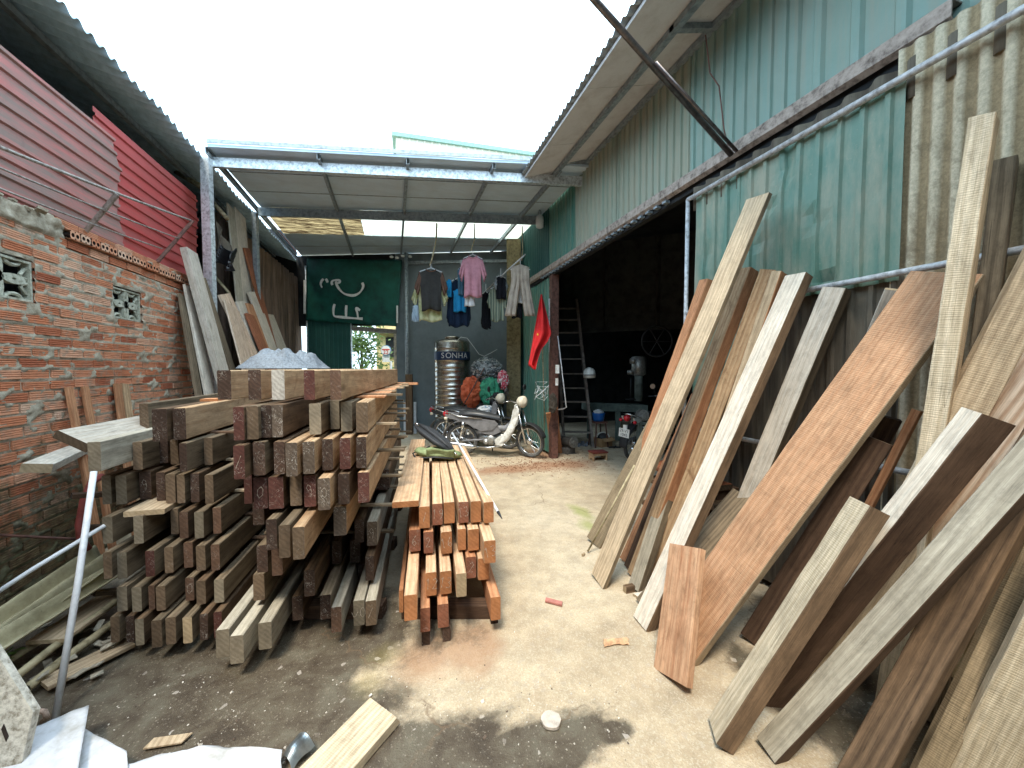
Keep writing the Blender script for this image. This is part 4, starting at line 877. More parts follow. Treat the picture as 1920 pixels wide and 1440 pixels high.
S2 = [
 (1.379, .162, [(408, 434, 752, GD, 'dark'), (466, 490, 751, GD, 'dark'), (511, 535, 752, GD, 'white'), (570, 590, 746, GD, 'maroon'), (620, 640, 745, GD, 'umber')], dict(fill=False, vp=834, d=2.06, far=4.55)),
 (1.19, .17, [(438, 458, 826, B_, 'maroon'), (464, 486, 824, G_, 'brown'), (490, 509, 821, B_, K_), (510, 531, 820, B_, SC), (580, 602, 815, G_, 'grey'), (620, 637, 805, G_, 'grey'), (640, 661, 809, G_, 'grey', 'x'), (668, 690, 811, 'gold', 'brown')], dict(far=4.55)),
 (1.005, .172, [(438, 459, 899, B_, 'maroon', '/'), (475, 497, 892, G_, K_), (514, 534, 890, B_, K_), (536, 558, 894, 'gold', SC), (568, 590, 889, 'gold', SC, 'x'), (605, 625, 882, 'gold', 'dark'), (638, 658, 880, 'gold', 'maroon'), (668, 687, 878, 'gold', K_)], dict(fill=True, far=4.5)),
 (.822, .168, [(459, 474, 945, B_, 'maroon'), (476, 502, 955, B_, MR, 'o'), (505, 533, 955, B_, MR), (545, 567, 949, B_, 'brown'), (570, 592, 951, B_, MR, '9'), (596, 619, 957, 'gold', SC, 'o'), (634, 655, 946, B_, K_), (672, 693, 943, 'gold', MR, 'x')], dict(far=4.5)),
 (.64, .16, [(474, 495, 985, B_, K_), (499, 519, 1032, G_, 'dark', 'x'), (524, 545, 1047, G_, 'brown', 'x'), (550, 572, 1050, 'gold', 'brown', 'x'), (626, 650, 1005, 'gold', SC, 'x')], dict(x1=700, far=4.4)),
 (.455, .15, [(482, 502, 1074, G_, K_), (511, 531, 1080, B_, 'umber'), (665, 682, 1018, B_, K_), (688, 707, 1024, 'grey', 'scratch', '9')], dict(far=4.4)),
 (.27, .15, [(475, 496, 1127, G_, 'brown'), (570, 590, 1119, B_, K_), (622, 640, 1058, B_, K_), (656, 675, 1056, B_, K_), (686, 702, 1089, B_, K_)], dict(far=4.4)),
 (.09, .145, [(405, 430, 1234, 'grey', 'grey'), (432, 457, 1246, 'grey', 'grey'), (486, 510, 1219, 'grey', 'grey'), (549, 569, 1164, B_, K_), (601, 621, 1162, 'tan', K_), (621, 640, 1187, 'grey', 'umber', 'x'), (663, 683, 1174, 'grey', 'grey', 'uo'), (685, 705, 1174, 'grey', 'brown', '/')], dict(far=4.4, vp=800)),
]
stack(S2, 'middle dark stack', 'timber beams of the middle stack', 'beam', 797, 4.55, 2.06, [B_], 'row')
OR = 'peach'
S3 = [
 (.555, .138, [(786, 806, 991, OR, 'orange', '/'), (811, 830, 985, OR, 'redbrown', '19'), (832, 852, 982, OR, 'orange'), (859, 878, 981, OR, 'redbrown', '13'), (883, 902, 980, OR, 'orange'), (907, 925, 981, OR, 'orange')], dict(fill=False)),
 (.40, .138, [(767, 788, 1035, 'orange', 'redbrown', '6'), (794, 812, 1038, 'orange', 'redbrown', '2'), (827, 847, 1039, OR, 'orange', '16'), (858, 873, 1032, OR, 'orange'), (878, 898, 1033, OR, 'orange'), (908, 929, 1057, OR, 'orange', '13')], dict(x0=767)),
 (.245, .138, [(758, 782, 1165, OR, 'orange'), (799, 819, 1118, OR, 'orange', '12'), (825, 846, 1115, OR, 'orange', '13'), (856, 875, 1120, OR, 'tan'), (875, 893, 1085, 'orange', 'redbrown', '2'), (897, 917, 1088, OR, 'orange')], dict(fill=False)),
 (.09, .138, [(749, 757, 1149, 'orange', 'orange'), (789, 807, 1186, 'orange', 'redbrown'), (821, 841, 1178, 'orange', 'redbrown'), (921, 939, 1164, 'orange', 'orange')], dict(x0=749, vp=800)),
]
stack(S3, 'fresh orange stack', 'fresh orange timber beams of the small stack', 'beam', 803, 4.2, 2.3, ['orange'], 'row')
# flat plank on top of the orange stack, and the thin orange board on the middle stack
def flat(px0, px1, pyb, z, th, vp, L, side, end, name, lab, cat, group=None, ck=None, roll=0, rag=0):
    A = bdir(vp); PL = Pz(px0, pyb, z); PR = Pz(px1, pyb, z); W = Vector((A.y, -A.x, 0)); W = Vector((W.x*math.cos(roll), W.y*math.cos(roll), math.sin(roll)))
    wd = (PR-PL).dot(W.normalized() if not roll else Vector((A.y, -A.x, 0))); N = Vector((0, 0, -1))
    return plank(name, (PL+PR)/2+Vector((0, 0, th)), A, W, N, L, wd, th, [WD[side], EG[end]], lab, cat, group, rag0=rag)
flat(736, 785, 951, .697, .036, 812, 2.1, 'peach', 'orange', 'timber_board', 'wide flat peach board lying along the top of the fresh orange stack, under the bag', 'board')
p = Pd(661, 748, 2.45); A = bdir(800); W = Vector((A.y, -A.x, 0)); plank('timber_board', Vector((p.x, p.y, 1.368))+W*.10, A, W, Vector((0, 0, -1)), 1.9, .19, .012, [WD['orange'], EG['orange']], 'thin orange board between the two topmost rows of the middle stack', 'board')
# slats between the rows of both dark stacks and the orange one
def stickers(zs, vp, far, xl, xr, grp, sname, prot, n, dark, extra=0):
    rs = random.Random(int(far*10)+len(zs)+int(xl)); A = bdir(vp); W = Vector((A.y, -A.x, 0))
    for zi, z in enumerate(zs):
        for k in range(n):
            dd = 2.55+k*(far-2.75)/(n-1)+rs.uniform(-.08, .08)
            l0 = (xl-960)/FPX*2.1; r0 = (xr-960)/FPX*2.1; a = (vp-960)/FPX
            P0 = CAM+_r*(l0+a*(dd-2.1))+Vector((_f.x, _f.y, 0))*dd; P1 = CAM+_r*(r0+a*(dd-2.1))+Vector((_f.x, _f.y, 0))*dd
            pl_, pr_ = rs.uniform(.02, prot*.6), rs.uniform(.03, prot)
            P0 = P0-W*pl_; P1 = P1+W*pr_; ww_ = rs.uniform(.025, .04); L = (P1-P0).length
            base = Vector((P0.x, P0.y, z)); ax = Vector((P1.x-P0.x, P1.y-P0.y, 0)).normalized()
            plank('spacer_slat', base+Vector((0, 0, .0165)), ax, A, Vector((0, 0, -1)), L, ww_, .0155, [WD[dark if rs.random() < .5 else 'tan'], EG['tan']],
                  f'spacer slat, {ORD[k]} from near end, {ORD[zi]} gap from top, {sname}', 'spacer slat', grp, jit=.0008, ch=.002)
stickers([1.36, 1.175, .99, .805, .62, .435], 797, 4.6, 440, 702, 'spacer slats in the middle stack', 'middle dark stack', .13, 5, 'greybrown')
stickers([1.115, .932, .743, .562, .392], 790, 4.1, 205, 415, 'spacer slats in the left stack', 'left dark stack', .08, 3, 'dark')
for (px0, px1, py, dz, dd, th, cc, lb) in ((135, 205, 925, 0, 2.25, .028, 'dark', 'dark slat end sticking out left of the left stack at mid height'), (160, 215, 985, 0, 2.35, .026, 'dark', 'dark slat end sticking out left of the left stack below the darker one'), (178, 225, 1106, 0, 2.3, .03, 'greybrown', 'grey-brown slat end sticking out low on the left side of the left stack')):
    a = Pd(px0, py, dd); b = Pd(px1+60, py-6, dd+.25); ax = (b-a); plank('spacer_slat', a, ax.normalized(), Vector((0, 0, 1)).cross(ax).normalized(), Vector((0, 0, -1)), ax.length, .05, th, [WD[cc], EG['dark']], lb, 'spacer slat', 'spacer slats in the left stack')
# bearers under the stacks
for (xl, xr, vp, far, sn, nn) in ((205, 425, 790, 4.0, 'left dark stack', 3), (440, 705, 797, 4.4, 'middle dark stack', 3), (745, 935, 803, 4.1, 'fresh orange stack', 3)):
    A = bdir(vp); W = Vector((A.y, -A.x, 0))
    for k in range(nn):
        dd = 2.35+k*(far-2.6)/(nn-1); P0 = CAM+_r*((xl-960)/FPX*2.1+(vp-960)/FPX*(dd-2.1))+Vector((_f.x, _f.y, 0))*dd; P1 = CAM+_r*((xr-960)/FPX*2.1+(vp-960)/FPX*(dd-2.1))+Vector((_f.x, _f.y, 0))*dd
        P0.z = 0; P1.z = 0; ax = (P1-P0).normalized(); plank('bearer', Vector((P0.x, P0.y, .087)), ax, A, Vector((0, 0, -1)), (P1-P0).length, .09, .087, [WD['dark'], EG['dark']], f'dark bearer block under the {sn}, {ORD[k]} from the near end', 'bearer', 'bearers under the timber stacks')
for px, py, lab in ((806, 1210, 'left one of two small dark blocks under the orange stack front'), (845, 1203, 'right one of two small dark blocks under the orange stack front'), (935, 1170, 'small dark block under the rightmost low beam of the orange stack')):
    a = Pz(px-8, py, 0); A = bdir(803); W = Vector((A.y, -A.x, 0)); plank('bearer', a+Vector((0, 0, .087)), A, W, Vector((0, 0, -1)), .3, .045, .087, [WD['dark'], EG['dark']], lab, 'bearer block', 'bearers under the timber stacks')
# loose boards on and beside the left stack
def face_board(name, TL, TR, BL, BR, th, side, end, lab, cat='board', group=None, rag1=0, rag0=0, flip=False, bow=0, ext=0, roll=0, wf=1, edge=None):
    """board whose visible face has these four corners: top left, top right, bottom left, bottom right"""
    T = (TL+TR)/2; Bm = (BL+BR)/2; A = T-Bm; L = A.length; A.normalize(); W1 = TR-TL; W2 = BR-BL; W1 -= A*W1.dot(A); W2 -= A*W2.dot(A)
    W = (W1+W2)/2; wd = W.length*wf; W.normalize(); N = W.cross(A).normalized()
    mid = (T+Bm)/2
    if N.dot(mid-CAM) < 0: N = -N
    if roll:   # turned about its long axis so that the right-hand edge comes forward
        c_, s_ = math.cos(R(roll)), math.sin(R(roll)); W0 = W.copy(); W = W0*c_-N*s_; N = N*c_+W0*s_; left = Bm-W0*wd/2; wd = wd/max(.5, c_); Bm = left+W*wd/2
    return plank(name, Bm-A*ext, A, W, N, L+ext, wd, th, [WD[side], EG[end]]+([WD[edge]] if edge else []), lab, cat, group, rag1=rag1, rag0=rag0, bow=bow, jit=.0016)  # edge wood colours the side faces; its darker tones carry their shade
A = bdir(765)
a = Pd(108, 806, 2.0); b = Pd(170, 835, 2.036); c = a+A*1.6+Vector((0, 0, 0)); d = b+A*1.6
face_board('timber_board', c, d, a, b, .045, 'pale', 'brown', 'wide pale board lying tilted on the far left end of the left stack')
b0 = Pz(178, 885, 1.0); plank('timber_beam', Vector((b0.x, b0.y, 1.16)), A, Vector((A.y, -A.x, 0)), Vector((0, 0, -1)), 1.7, .055, .158, [WD['grey'], EG['grey']], 'grey-green beam lying left of the left stack, its rounded end furthest forward', 'timber beam')
a = Pd(40, 869, 2.1); b = Pd(101, 870, 2.18); c = Pd(150, 840, 2.7); w_ = (b-a); dirn = (Pd(165, 838, 2.75)-Pd(101, 868, 2.05)).normalized()
plank('timber_board', (a+b)/2+Vector((0, 0, 0)), dirn, w_, Vector((0, 0, -1)), 1.1, w_.length, .05, [WD['pale'], EG['tan']], 'short pale board lying flat against the brick wall, leftmost board of the yard', 'board')
p = Pz(271, 964, .735); plank('timber_board', Vector((p.x, p.y, .757)), A, Vector((A.y, -A.x, 0)), Vector((0, 0, -1)), .5, .19, .03, [WD['tan'], EG['tan']], 'short flat tan board wedged between rows at the front of the left stack', 'board')
p = Pd(391, 748, 2.7); plank('timber_board', p, A, Vector((A.y, -A.x, 0)), Vector((0, 0, -1)), .1, .11, .035, [WD['orange'], EG['orange']], 'small orange offcut lying on top of the left stack', 'offcut')
# ================================================================== boards leaning on the workshop door (right)
def lean(TL, TR, BL, BR, xt, th, side, end, lab, foot=None, name='timber_board', cat='board', group=None, xb=None, rag1=0, zf=0.0, xtr=None, roll=0, wf=1, edge=None):
    """top corners on the plane x = xt; foot corners on the ground, or on x = xb and then run down to the ground"""
    a, b = Px(*TL, xt), Px(*TR, xtr or xt)
    if xb is None: c, d = Pz(*BL, zf), Pz(*BR, zf); ext = 0
    else:
        c, d = Px(*BL, xb), Px(*BR, xb); T = (a+b)/2; B = (c+d)/2; A = (T-B).normalized(); ext = max(0, (B.z-.02)/A.z) if A.z > 0 else 0
    return face_board(name, a, b, c, d, th, side, end, lab, cat, group, rag1=rag1, ext=ext, roll=roll, wf=wf, edge=edge)
GR = 'boards leaning against the sliding door'
def RB(*a, **k): k.setdefault('group', GR); k.setdefault('zf', .014); return lean(*a, **k)
RB((1313, 525), (1331, 528), (1137, 1002), (1160, 1006), 2.44, .07, 'orange', 'orange', 'slim orange board, farthest of those leaning on the sliding door', roll=40)
RB((1266, 703), (1286, 706), (1092, 1009), (1133, 1027), 2.38, .022, 'tansaw', 'brown', 'brown band-sawn board with its foot farthest left of all leaning boards')
RB((1388, 507), (1408, 500), (1170, 1075), (1200, 1082), 2.40, .09, 'gold', 'orange', 'thick orange-sided board just right of the long pale board, behind it', roll=20, edge='orange')
RB((1341, 634), (1358, 638), (1166, 1062), (1188, 1068), 2.30, .05, 'dark', 'dark', 'dark brown board showing only its upper end beside the long pale board')
RB((1297, 738), (1309, 742), (1160, 1048), (1174, 1052), 2.20, .04, 'orange', 'redbrown', 'narrow red-brown board behind the long pale board, lower than the dark one')
RB((1401, 376), (1444, 362), (1104, 1077), (1140, 1101), 2.30, .03, 'tan', 'tan', 'longest tan board reaching highest on the green door sheet', roll=8, edge='greybrown')
RB((1428, 508), (1452, 502), (1205, 1085), (1238, 1092), 2.39, .06, 'gold', 'tan', 'golden board leaning second right of the longest tan board')
RB((1449, 508), (1464, 509), (1247, 1090), (1268, 1094), 2.37, .09, 'tan', 'orange', 'squared peach-coloured timber leaning just left of the wide whitish board', roll=16, edge='orange')
RB((1475, 517), (1511, 511), (1188, 1158), (1214, 1181), 2.36, .065, 'pale', 'tan', 'whitish streaked board with squared foot, left of the reddish short board', roll=4, edge='brown', wf=1.15)
RB((1546, 541), (1584, 538), (1300, 1120), (1345, 1132), 2.38, .085, 'pale', 'grey', 'whitish board leaning alone over the brown lower door sheet', roll=12, edge='greybrown')
RB((1664, 548), (1690, 541), (1440, 1060), (1470, 1068), 2.40, .04, 'pale', 'tan', 'pale board mostly hidden behind the wide orange board')
RB((1255, 862), (1277, 868), (1174, 1101), (1203, 1106), 2.02, .06, 'grey', 'grey', 'short grey weathered board leaning right of the long tan board', roll=16, edge='greybrown')
RB((1380, 908), (1414, 950), (1194, 1120), (1222, 1170), 2.10, .03, 'greybrown', 'dark', 'grey-brown board at a low slant behind the reddish short board')
RB((1718, 502), (1826, 520), (1224, 1180), (1304, 1254), 2.36, .045, 'orangesaw', 'orange', 'wide orange band-sawn board leaning diagonally in the middle of the right side', edge='tan')
RB((1258, 1018), (1322, 1033), (1222, 1255), (1300, 1287), 1.54, .04, 'mottled', 'orange', 'short reddish board standing on the concrete against the wide orange board', roll=12)
RB((1815, 236), (1862, 194), (1628, 1360), (1678, 1360), 2.20, .12, 'creamsaw', 'tan', 'tallest thick cream timber standing nearly upright at the right', rag1=.015, roll=30, edge='tan', wf=.85)
RB((1862, 303), (1896, 296), (1725, 1350), (1762, 1350), 2.42, .09, 'greybrown', 'brown', 'brown timber standing behind the tallest cream timber', roll=30)
RB((1990, 360), (2060, 395), (1483, 1330), (1560, 1340), 2.42, .05, 'tan', 'tan', 'brown wide board slanting right of the tallest cream timber')
RB((2010, 505), (2120, 560), (1490, 1240), (1580, 1290), 2.36, .05, 'pink', 'tan', 'pinkish strongly grained board near the right edge of the photo')
RB((1805, 766), (1841, 773), (1395, 1290), (1432, 1310), 1.96, .12, 'pale', 'dark', 'white-faced timber with a dark wide side, behind the front pale timber', roll=38, edge='dark')  # dark brown side wood, with the shade of that side in its colour
RB((1655, 800), (1690, 770), (1440, 1160), (1490, 1170), 2.30, .04, 'dark', 'dark', 'dark board in shade behind the wide orange board, upper one')
RB((1630, 815), (1662, 835), (1375, 1190), (1440, 1215), 2.20, .04, 'dark', 'brown', 'dark brown board in shade under the wide orange board, lower one')
RB((1711, 765), (1722, 770), (1490, 1195), (1506, 1199), 2.24, .03, 'orange', 'tan', 'thin reddish stick leaning between the cream timber and the front timbers', roll=30)
RB((1591, 931), (1655, 958), (1330, 1343), (1360, 1400), 1.74, .07, 'creamsaw', 'brown', 'front pale timber with chipped dark lower edge, its foot at bottom centre-right', roll=22, edge='brown')  # brown bark-like edge wood also paints the shaded side
RB((2040, 655), (2085, 770), (1416, 1380), (1462, 1434), 2.08, .065, 'grey', 'grey', 'long grey weathered board crossing the lower right corner of the photo', roll=12, edge='dark', wf=.8)  # dark edge wood paints shade onto the side of the grey board
RB((1925, 800), (2000, 812), (1540, 1480), (1625, 1500), 2.26, .06, 'brown', 'redbrown', 'dark red-brown board in shade beneath the long grey board', roll=30)
RB((1990, 870), (2050, 900), (1690, 1510), (1740, 1512), 2.30, .04, 'tansaw', 'tan', 'tan-grey band-sawn board low at the right edge, left one of the pair')
RB((2060, 890), (2200, 950), (1735, 1500), (1890, 1540), 2.06, .04, 'creamsaw', 'tan', 'broad cream band-sawn board filling the bottom right corner')
for k in range(6):
    z = .10+k*.115; plank('timber_board', Vector((2.20+.02*(k % 2), 2.05+.05*(k % 3), z+.04)), Vector((0, 1, 0)), Vector((1, 0, 0)), Vector((0, 0, -1)), .75, .2, .04, [WD['red' if k % 2 else 'brown'], EG['brown']],
          f'{ORD[5-k]} from top of the brown boards lying flat behind the leaning boards', 'board', 'boards lying flat by the door')
for k in range(6):
    for yy in (2.12, 2.6): 
        if yy > 2.5 and k > 3: continue
    plank('spacer_slat', Vector((2.2, 2.2, .10+k*.115)), Vector((1, 0, 0)), Vector((0, 1, 0)), Vector((0, 0, -1)), .2, .06, .075 if k else .1, [WD['dark'], EG['dark']], f'{ORD[5-k]} from top of the blocks between the flat boards behind the leaning boards', 'spacer block', 'blocks between the flat boards by the door')

# ================================================================== boards leaning at the left, beside the grey post
GL = 'boards leaning on the left side behind the stacks'
def LB(*a, **k): k.setdefault('group', GL); return lean(*a, **k)
LB((338, 553), (348, 553), (363, 700), (373, 700), -2.34, .03, 'greybrown', 'brown', 'grey-brown board leaning on the end of the brick wall, leftmost of its row', xb=-2.14)
LB((348, 537), (363, 539), (380, 700), (395, 700), -2.32, .03, 'pale', 'brown', 'grey board leaning second from the left at the end of the brick wall', xb=-2.10)
LB((354, 469), (367, 470), (410, 691), (430, 691), -2.28, .075, 'pale', 'grey', 'tall squared pale post-like timber leaning in front of the galvanised post', xb=-1.95)
LB((376, 520), (386, 520), (432, 691), (442, 691), -2.22, .03, 'greybrown', 'brown', 'thin grey-brown board just right of the tall squared timber', xb=-1.98)
LB((412, 551), (432, 551), (470, 680), (492, 680), -2.18, .03, 'pink', 'tan', 'tan board right of the galvanised post, left one of an overlapping pair', xb=-1.9)
LB((424, 574), (446, 572), (455, 690), (478, 690), -2.1, .02, 'pink', 'tan', 'golden board in front of an overlapping tan board behind the middle stack', xb=-1.84)
LB((443, 564), (462, 565), (489, 680), (505, 680), -2.2, .03, 'pale', 'tan', 'pale board leaning behind the orange-brown ones left of the rusty wall', xb=-1.96)
LB((463, 591), (477, 588), (494, 660), (504, 660), -2.1, .04, 'red', 'redbrown', 'short reddish rough board in the left leaning row', xb=-1.9)
LB((464, 569), (473, 570), (497, 660), (508, 660), -2.16, .03, 'orange', 'orange', 'slim orange board in the left leaning row beside the grey one', xb=-1.94)
LB((465, 547), (483, 547), (507, 655), (519, 655), -2.2, .03, 'pale', 'grey', 'light grey board, tallest one right of the slim orange board', xb=-1.97)
LB((495, 589), (513, 589), (522, 655), (538, 655), -2.22, .03, 'pale', 'grey', 'light grey board, rightmost of the left leaning row by the rusty wall', xb=-2.02)
LB((427, 385), (440, 390), (444, 560), (456, 560), -2.34, .02, 'grey', 'brown', 'tall grey slab standing high behind the galvanised post, left half', xb=-2.24)
LB((440, 396), (461, 402), (456, 560), (472, 560), -2.35, .02, 'pale', 'brown', 'tall grey slab standing high behind the galvanised post, right half', xb=-2.25)
LB((458, 464), (469, 466), (488, 570), (497, 570), -2.28, .03, 'red', 'redbrown', 'dark red board between the tall grey slabs and the thin second post', xb=-2.14)
LB((128, 727), (138, 725), (150, 850), (163, 850), -2.37, .025, 'orange', 'orange', 'first orange stick leaning on the brick wall above the flat boards', xb=-2.28, name='wood_stick', cat='stick', group='orange sticks on the brick wall')
LB((157, 725), (167, 724), (178, 850), (190, 850), -2.37, .025, 'orange', 'orange', 'second orange stick from the left on the brick wall', xb=-2.28, name='wood_stick', cat='stick', group='orange sticks on the brick wall')
LB((217, 720), (228, 720), (232, 850), (245, 850), -2.37, .02, 'orange', 'orange', 'third orange stick on the brick wall, left one of the close pair', xb=-2.28, name='wood_stick', cat='stick', group='orange sticks on the brick wall')
LB((231, 720), (242, 719), (247, 850), (260, 850), -2.37, .02, 'gold', 'orange', 'fourth orange stick on the brick wall, right one of the close pair', xb=-2.28, name='wood_stick', cat='stick', group='orange sticks on the brick wall')
# crumpled scrap and poles behind the post
M['bamboo'] = plain('old_bamboo', (.38, .32, .20), .7, 0, .35, 16, .3, c2=(.16, .13, .07))
M['pvc'] = plain('pale_pipe', (.66, .69, .73), .45, 0, .12, 20, .05)
for (a, b, da, db, r, lab) in (((352, 335), (395, 360), 5.4, 5.2, .035, 'old grey pole poking out under the roof above the red sheet'), ((404, 385), (426, 410), 5.6, 5.5, .03, 'grey pole just right of the galvanised post under the roof'), ((404, 520), (430, 550), 5.7, 5.6, .02, 'thin pole slanting down right of the galvanised post')):
    mb = MB(); A_, B_2 = Pd(*a, da), Pd(*b, db); mb.tube([A_-(B_2-A_)*.8, B_2], r, 8); tag(mb.build('old_pole', M['bamboo'], smooth=True), lab, 'pole', 'old poles under the left roof')
mb = MB(); a, b, c, d = Pd(404, 414, 5.5), Pd(427, 455, 5.5), Pd(436, 480, 5.4), Pd(404, 500, 5.5)
sheet_solid(mb, lambda u, v: a.lerp(b, u).lerp(d.lerp(c, u), v)+_f*.06*math.sin(u*7+v*3), 10, 10, .01); tag(mb.build('scrap_sheet', M['fibre_low']), 'curled pale sheet of scrap right of the galvanised post', 'scrap')
mb = MB(); a, b, c, d = Pd(404, 468, 5.35), Pd(440, 462, 5.3), Pd(438, 505, 5.3), Pd(408, 500, 5.35)
sheet_solid(mb, lambda u, v: a.lerp(b, u).lerp(d.lerp(c, u), v)+_f*.08*math.sin(u*9+v*4)+Vector((0, 0, .05*math.sin(u*6))), 12, 10, .01); tag(mb.build('black_plastic', plain('black_plastic_sheet', (.012, .012, .014), .35, bump=.1)), 'torn black plastic hanging right of the galvanised post', 'plastic sheet')

# ================================================================== lower left: fibre sheets, poles, pipes
def strip(a, b, wd, ribs, amp, name, m, lab, cat, th=.008, up=Vector((0, 0, 1)), tilt=0):
    t = (b-a).normalized(); s = t.cross(up).normalized(); s = (s*math.cos(tilt)+up*math.sin(tilt)); mb = MB()
    n2 = s.cross(t)
    sheet_solid(mb, lambda u, v: a+(b-a)*v+s*(u-.5)*wd+n2*(amp*math.cos(u*ribs*2*math.pi)+.006*noise.noise(Vector((u*4, v*6, 1)))), 36, 16, th)
    return tag(mb.build(name, m, smooth=True), lab, cat)
M['fibre_pale'] = corrmetal('mossy_fibre_cement', (.42, .37, .23), (.18, .15, .08), .9, .52, streak=(5, 5, 5), fade=(.60, .55, .38), amt=.7)
strip(Pd(-60, 1228, 1.85), Pd(205, 1042, 2.45), .21, 2, .04, 'fibre_cement_sheet', M['fibre_pale'], 'upper corrugated fibre-cement sheet lying at lower left beside the left stack', 'sheet', tilt=-.35)
strip(Pd(-40, 1235, 1.75), Pd(215, 1075, 2.4), .12, 1, .03, 'fibre_cement_sheet', M['fibre_pale'], 'narrow lower fibre-cement strip at lower left under the wider sheet', 'sheet', tilt=-.3)
face_board('timber_board', Pd(215, 1095, 2.5), Pd(235, 1118, 2.4), Pd(60, 1195, 2.0), Pd(110, 1205, 1.95), .02, 'tan', 'tan', 'flat mossy board fragment lying among the poles at lower left')
face_board('timber_board', Pz(236, 1196, .05), Pz(252, 1206, .05), Pz(70, 1272, .05), Pz(92, 1290, .05), .02, 'tan', 'tan', 'thin pale lath lying on the ground in front of the poles at lower left', 'lath')
for a, b, r, lab in (((26, 1272, .10), (215, 1128, .14), .019, 'upper old bamboo pole lying at lower left'), ((49, 1292, .05), (215, 1165, .07), .021, 'lower old bamboo pole with a hollow dark end at lower left'), ((0, 1250, .10), (150, 1160, .12), .015, 'thin bamboo pole half hidden under the fibre-cement sheet')):
    A_, B_2 = Pz(*a), Pz(*b); mb = MB(); mb.tube([A_, A_.lerp(B_2, .35)+Vector((0, 0, .006)), A_.lerp(B_2, .7), B_2], [r, r*.98, r*.96, r*.93], 12, caps=False); t = (B_2-A_).normalized(); mb.tube([A_+t*.03, A_+t*.035], r*.97, 12, 1)
    tag(mb.build('bamboo_pole', [M['bamboo'], M['hole']], smooth=True), lab, 'pole', 'old poles at lower left')
def pipe(name, pts, r, m, lab, cat): mb = MB(); mb.tube(pts, r, 12); return tag(mb.build(name, m, smooth=True), lab, cat)
p0_ = Pz(104, 1346, .012); pipe('white_pipe', [p0_, p0_.lerp(Pd(176, 884, 2.0), .5)+Vector((0, .01, 0)), Pd(176, 884, 2.0)], .0135, M['pvc'], 'white pipe standing aslant from the ground up to the pale tilted board', 'pipe')
pipe('white_pipe', [Pd(-60, 1146, 1.75), Pd(60, 1068, 1.9), Pd(197, 985, 2.12)], .011, M['pvc'], 'bluish white pipe running diagonally in from the left edge to the left stack', 'pipe')
pipe('red_hose', [Pd(190, 893, 2.5), Pd(172, 905, 2.42), Pd(157, 940, 2.4), Pd(149, 985, 2.35), Pd(152, 1012, 2.35), Pd(165, 1030, 2.38)], .021, plain('faded_red_hose', (.28, .06, .05), .5), 'bent faded red hose behind the white pipe', 'hose')
pipe('iron_rod', [Pd(-60, 1000, 2.3), Pd(148, 1011, 2.45)], .008, M['rustpaint'], 'thin dark iron rod at the left edge below the brick wall', 'rod')
mb = MB(); rs = random.Random(9)                              # broken bits under the poles
for k in range(26):
    p = Pz(rs.uniform(60, 250), rs.uniform(1165, 1262), rs.uniform(.01, .08)); a = rs.random()*6; L = rs.uniform(.04, .16); mb.obox(p, (L*math.cos(a), L*math.sin(a), rs.uniform(-.02, .03)), (-.03*math.sin(a), .03*math.cos(a), 0), (0, 0, .006))
tag(mb.build('splinter_litter', WD['grey']), kind='stuff')
SP = plain('speckled_plaster_slab', (.58, .55, .48), .9, 0, .35, 40, .5, c2=(.20, .17, .12))
a, b, c = Pd(-60, 1140, 1.45), Pd(62, 1335, 1.42), Pd(-60, 1440, 1.35); mb = MB(); n_ = (b-a).cross(c-a).normalized()
if n_.dot(CAM-a) < 0: n_ = -n_
mb.prism([(0, 0), (1, 0), (.55, 1.0), (0, 1)], a, b-a, c-a, -n_*.03); mb.prism([(.55, .37), (.62, .40), (.58, .46), (.51, .43)], a+n_*.003, b-a, c-a, -n_*.002, 1)
tag(mb.build('plaster_slab', [SP, M['hole']]), 'speckled off-white slab standing aslant at the left edge near the bottom', 'slab')
pts = [Pz(60, 1345, .05), Pz(72, 1333, .08), Pz(84, 1334, .08), Pz(88, 1345, .05), Pz(80, 1352, .02)]; pipe('rope_end', pts, .010, plain('frayed_rope', (.42, .32, .26), .95, scale=60, bump=.6), 'frayed rope end beside the speckled slab', 'rope')
WH = plain('white_sheet_cloth', (.60, .61, .64), .8, 0, .15, 9, .5, c2=(.40, .39, .37))
def cloth(name, a, b, c, d, lab, amp=.012, fr=4, seed=0, round_=0):
    mb = MB()
    def fn(u, v):
        p = a.lerp(b, u).lerp(d.lerp(c, u), v); q = amp*noise.noise(Vector((u*fr+seed, v*fr, seed)))+amp*.7*(.5-abs(noise.noise(Vector((u*fr*1.7, v*fr*2.1, seed+4)))))+amp*.6*math.sin(u*11+v*5+seed)*v
        if round_ and v < .3: p = p+(d-a)*round_*((1-v/.3)*abs(u-.42)**2*2.2)
        return p+Vector((0, 0, q+.01))
    sheet_solid(mb, fn, 30, 20, .006); return tag(mb.build(name, WH, smooth=True), lab, 'sheet', 'white sheets at the bottom left')
cloth('white_sheet', Pz(-140, 1452, .12), Pz(167, 1328, .12), Pz(128, 1560, .10), Pz(-140, 1640, .10), 'stiff white sheet with a pointed corner at the bottom left corner', .008)
cloth('white_sheet', Pz(140, 1362, .07), Pz(238, 1415, .07), Pz(250, 1580, .05), Pz(90, 1580, .05), 'small white sheet between the pointed one and the long rounded one', .006, seed=3)
cloth('white_sheet', Pz(232, 1428, .06), Pz(522, 1388, .06), Pz(540, 1560, .04), Pz(220, 1580, .04), 'long rounded white sheet along the bottom edge, beside the metal scrap', .012, 5, 7, .28)
mb = MB(); a, b, c, d = Pz(528, 1425, .02), Pz(556, 1376, .05), Pz(590, 1394, .04), Pz(548, 1446, .02)
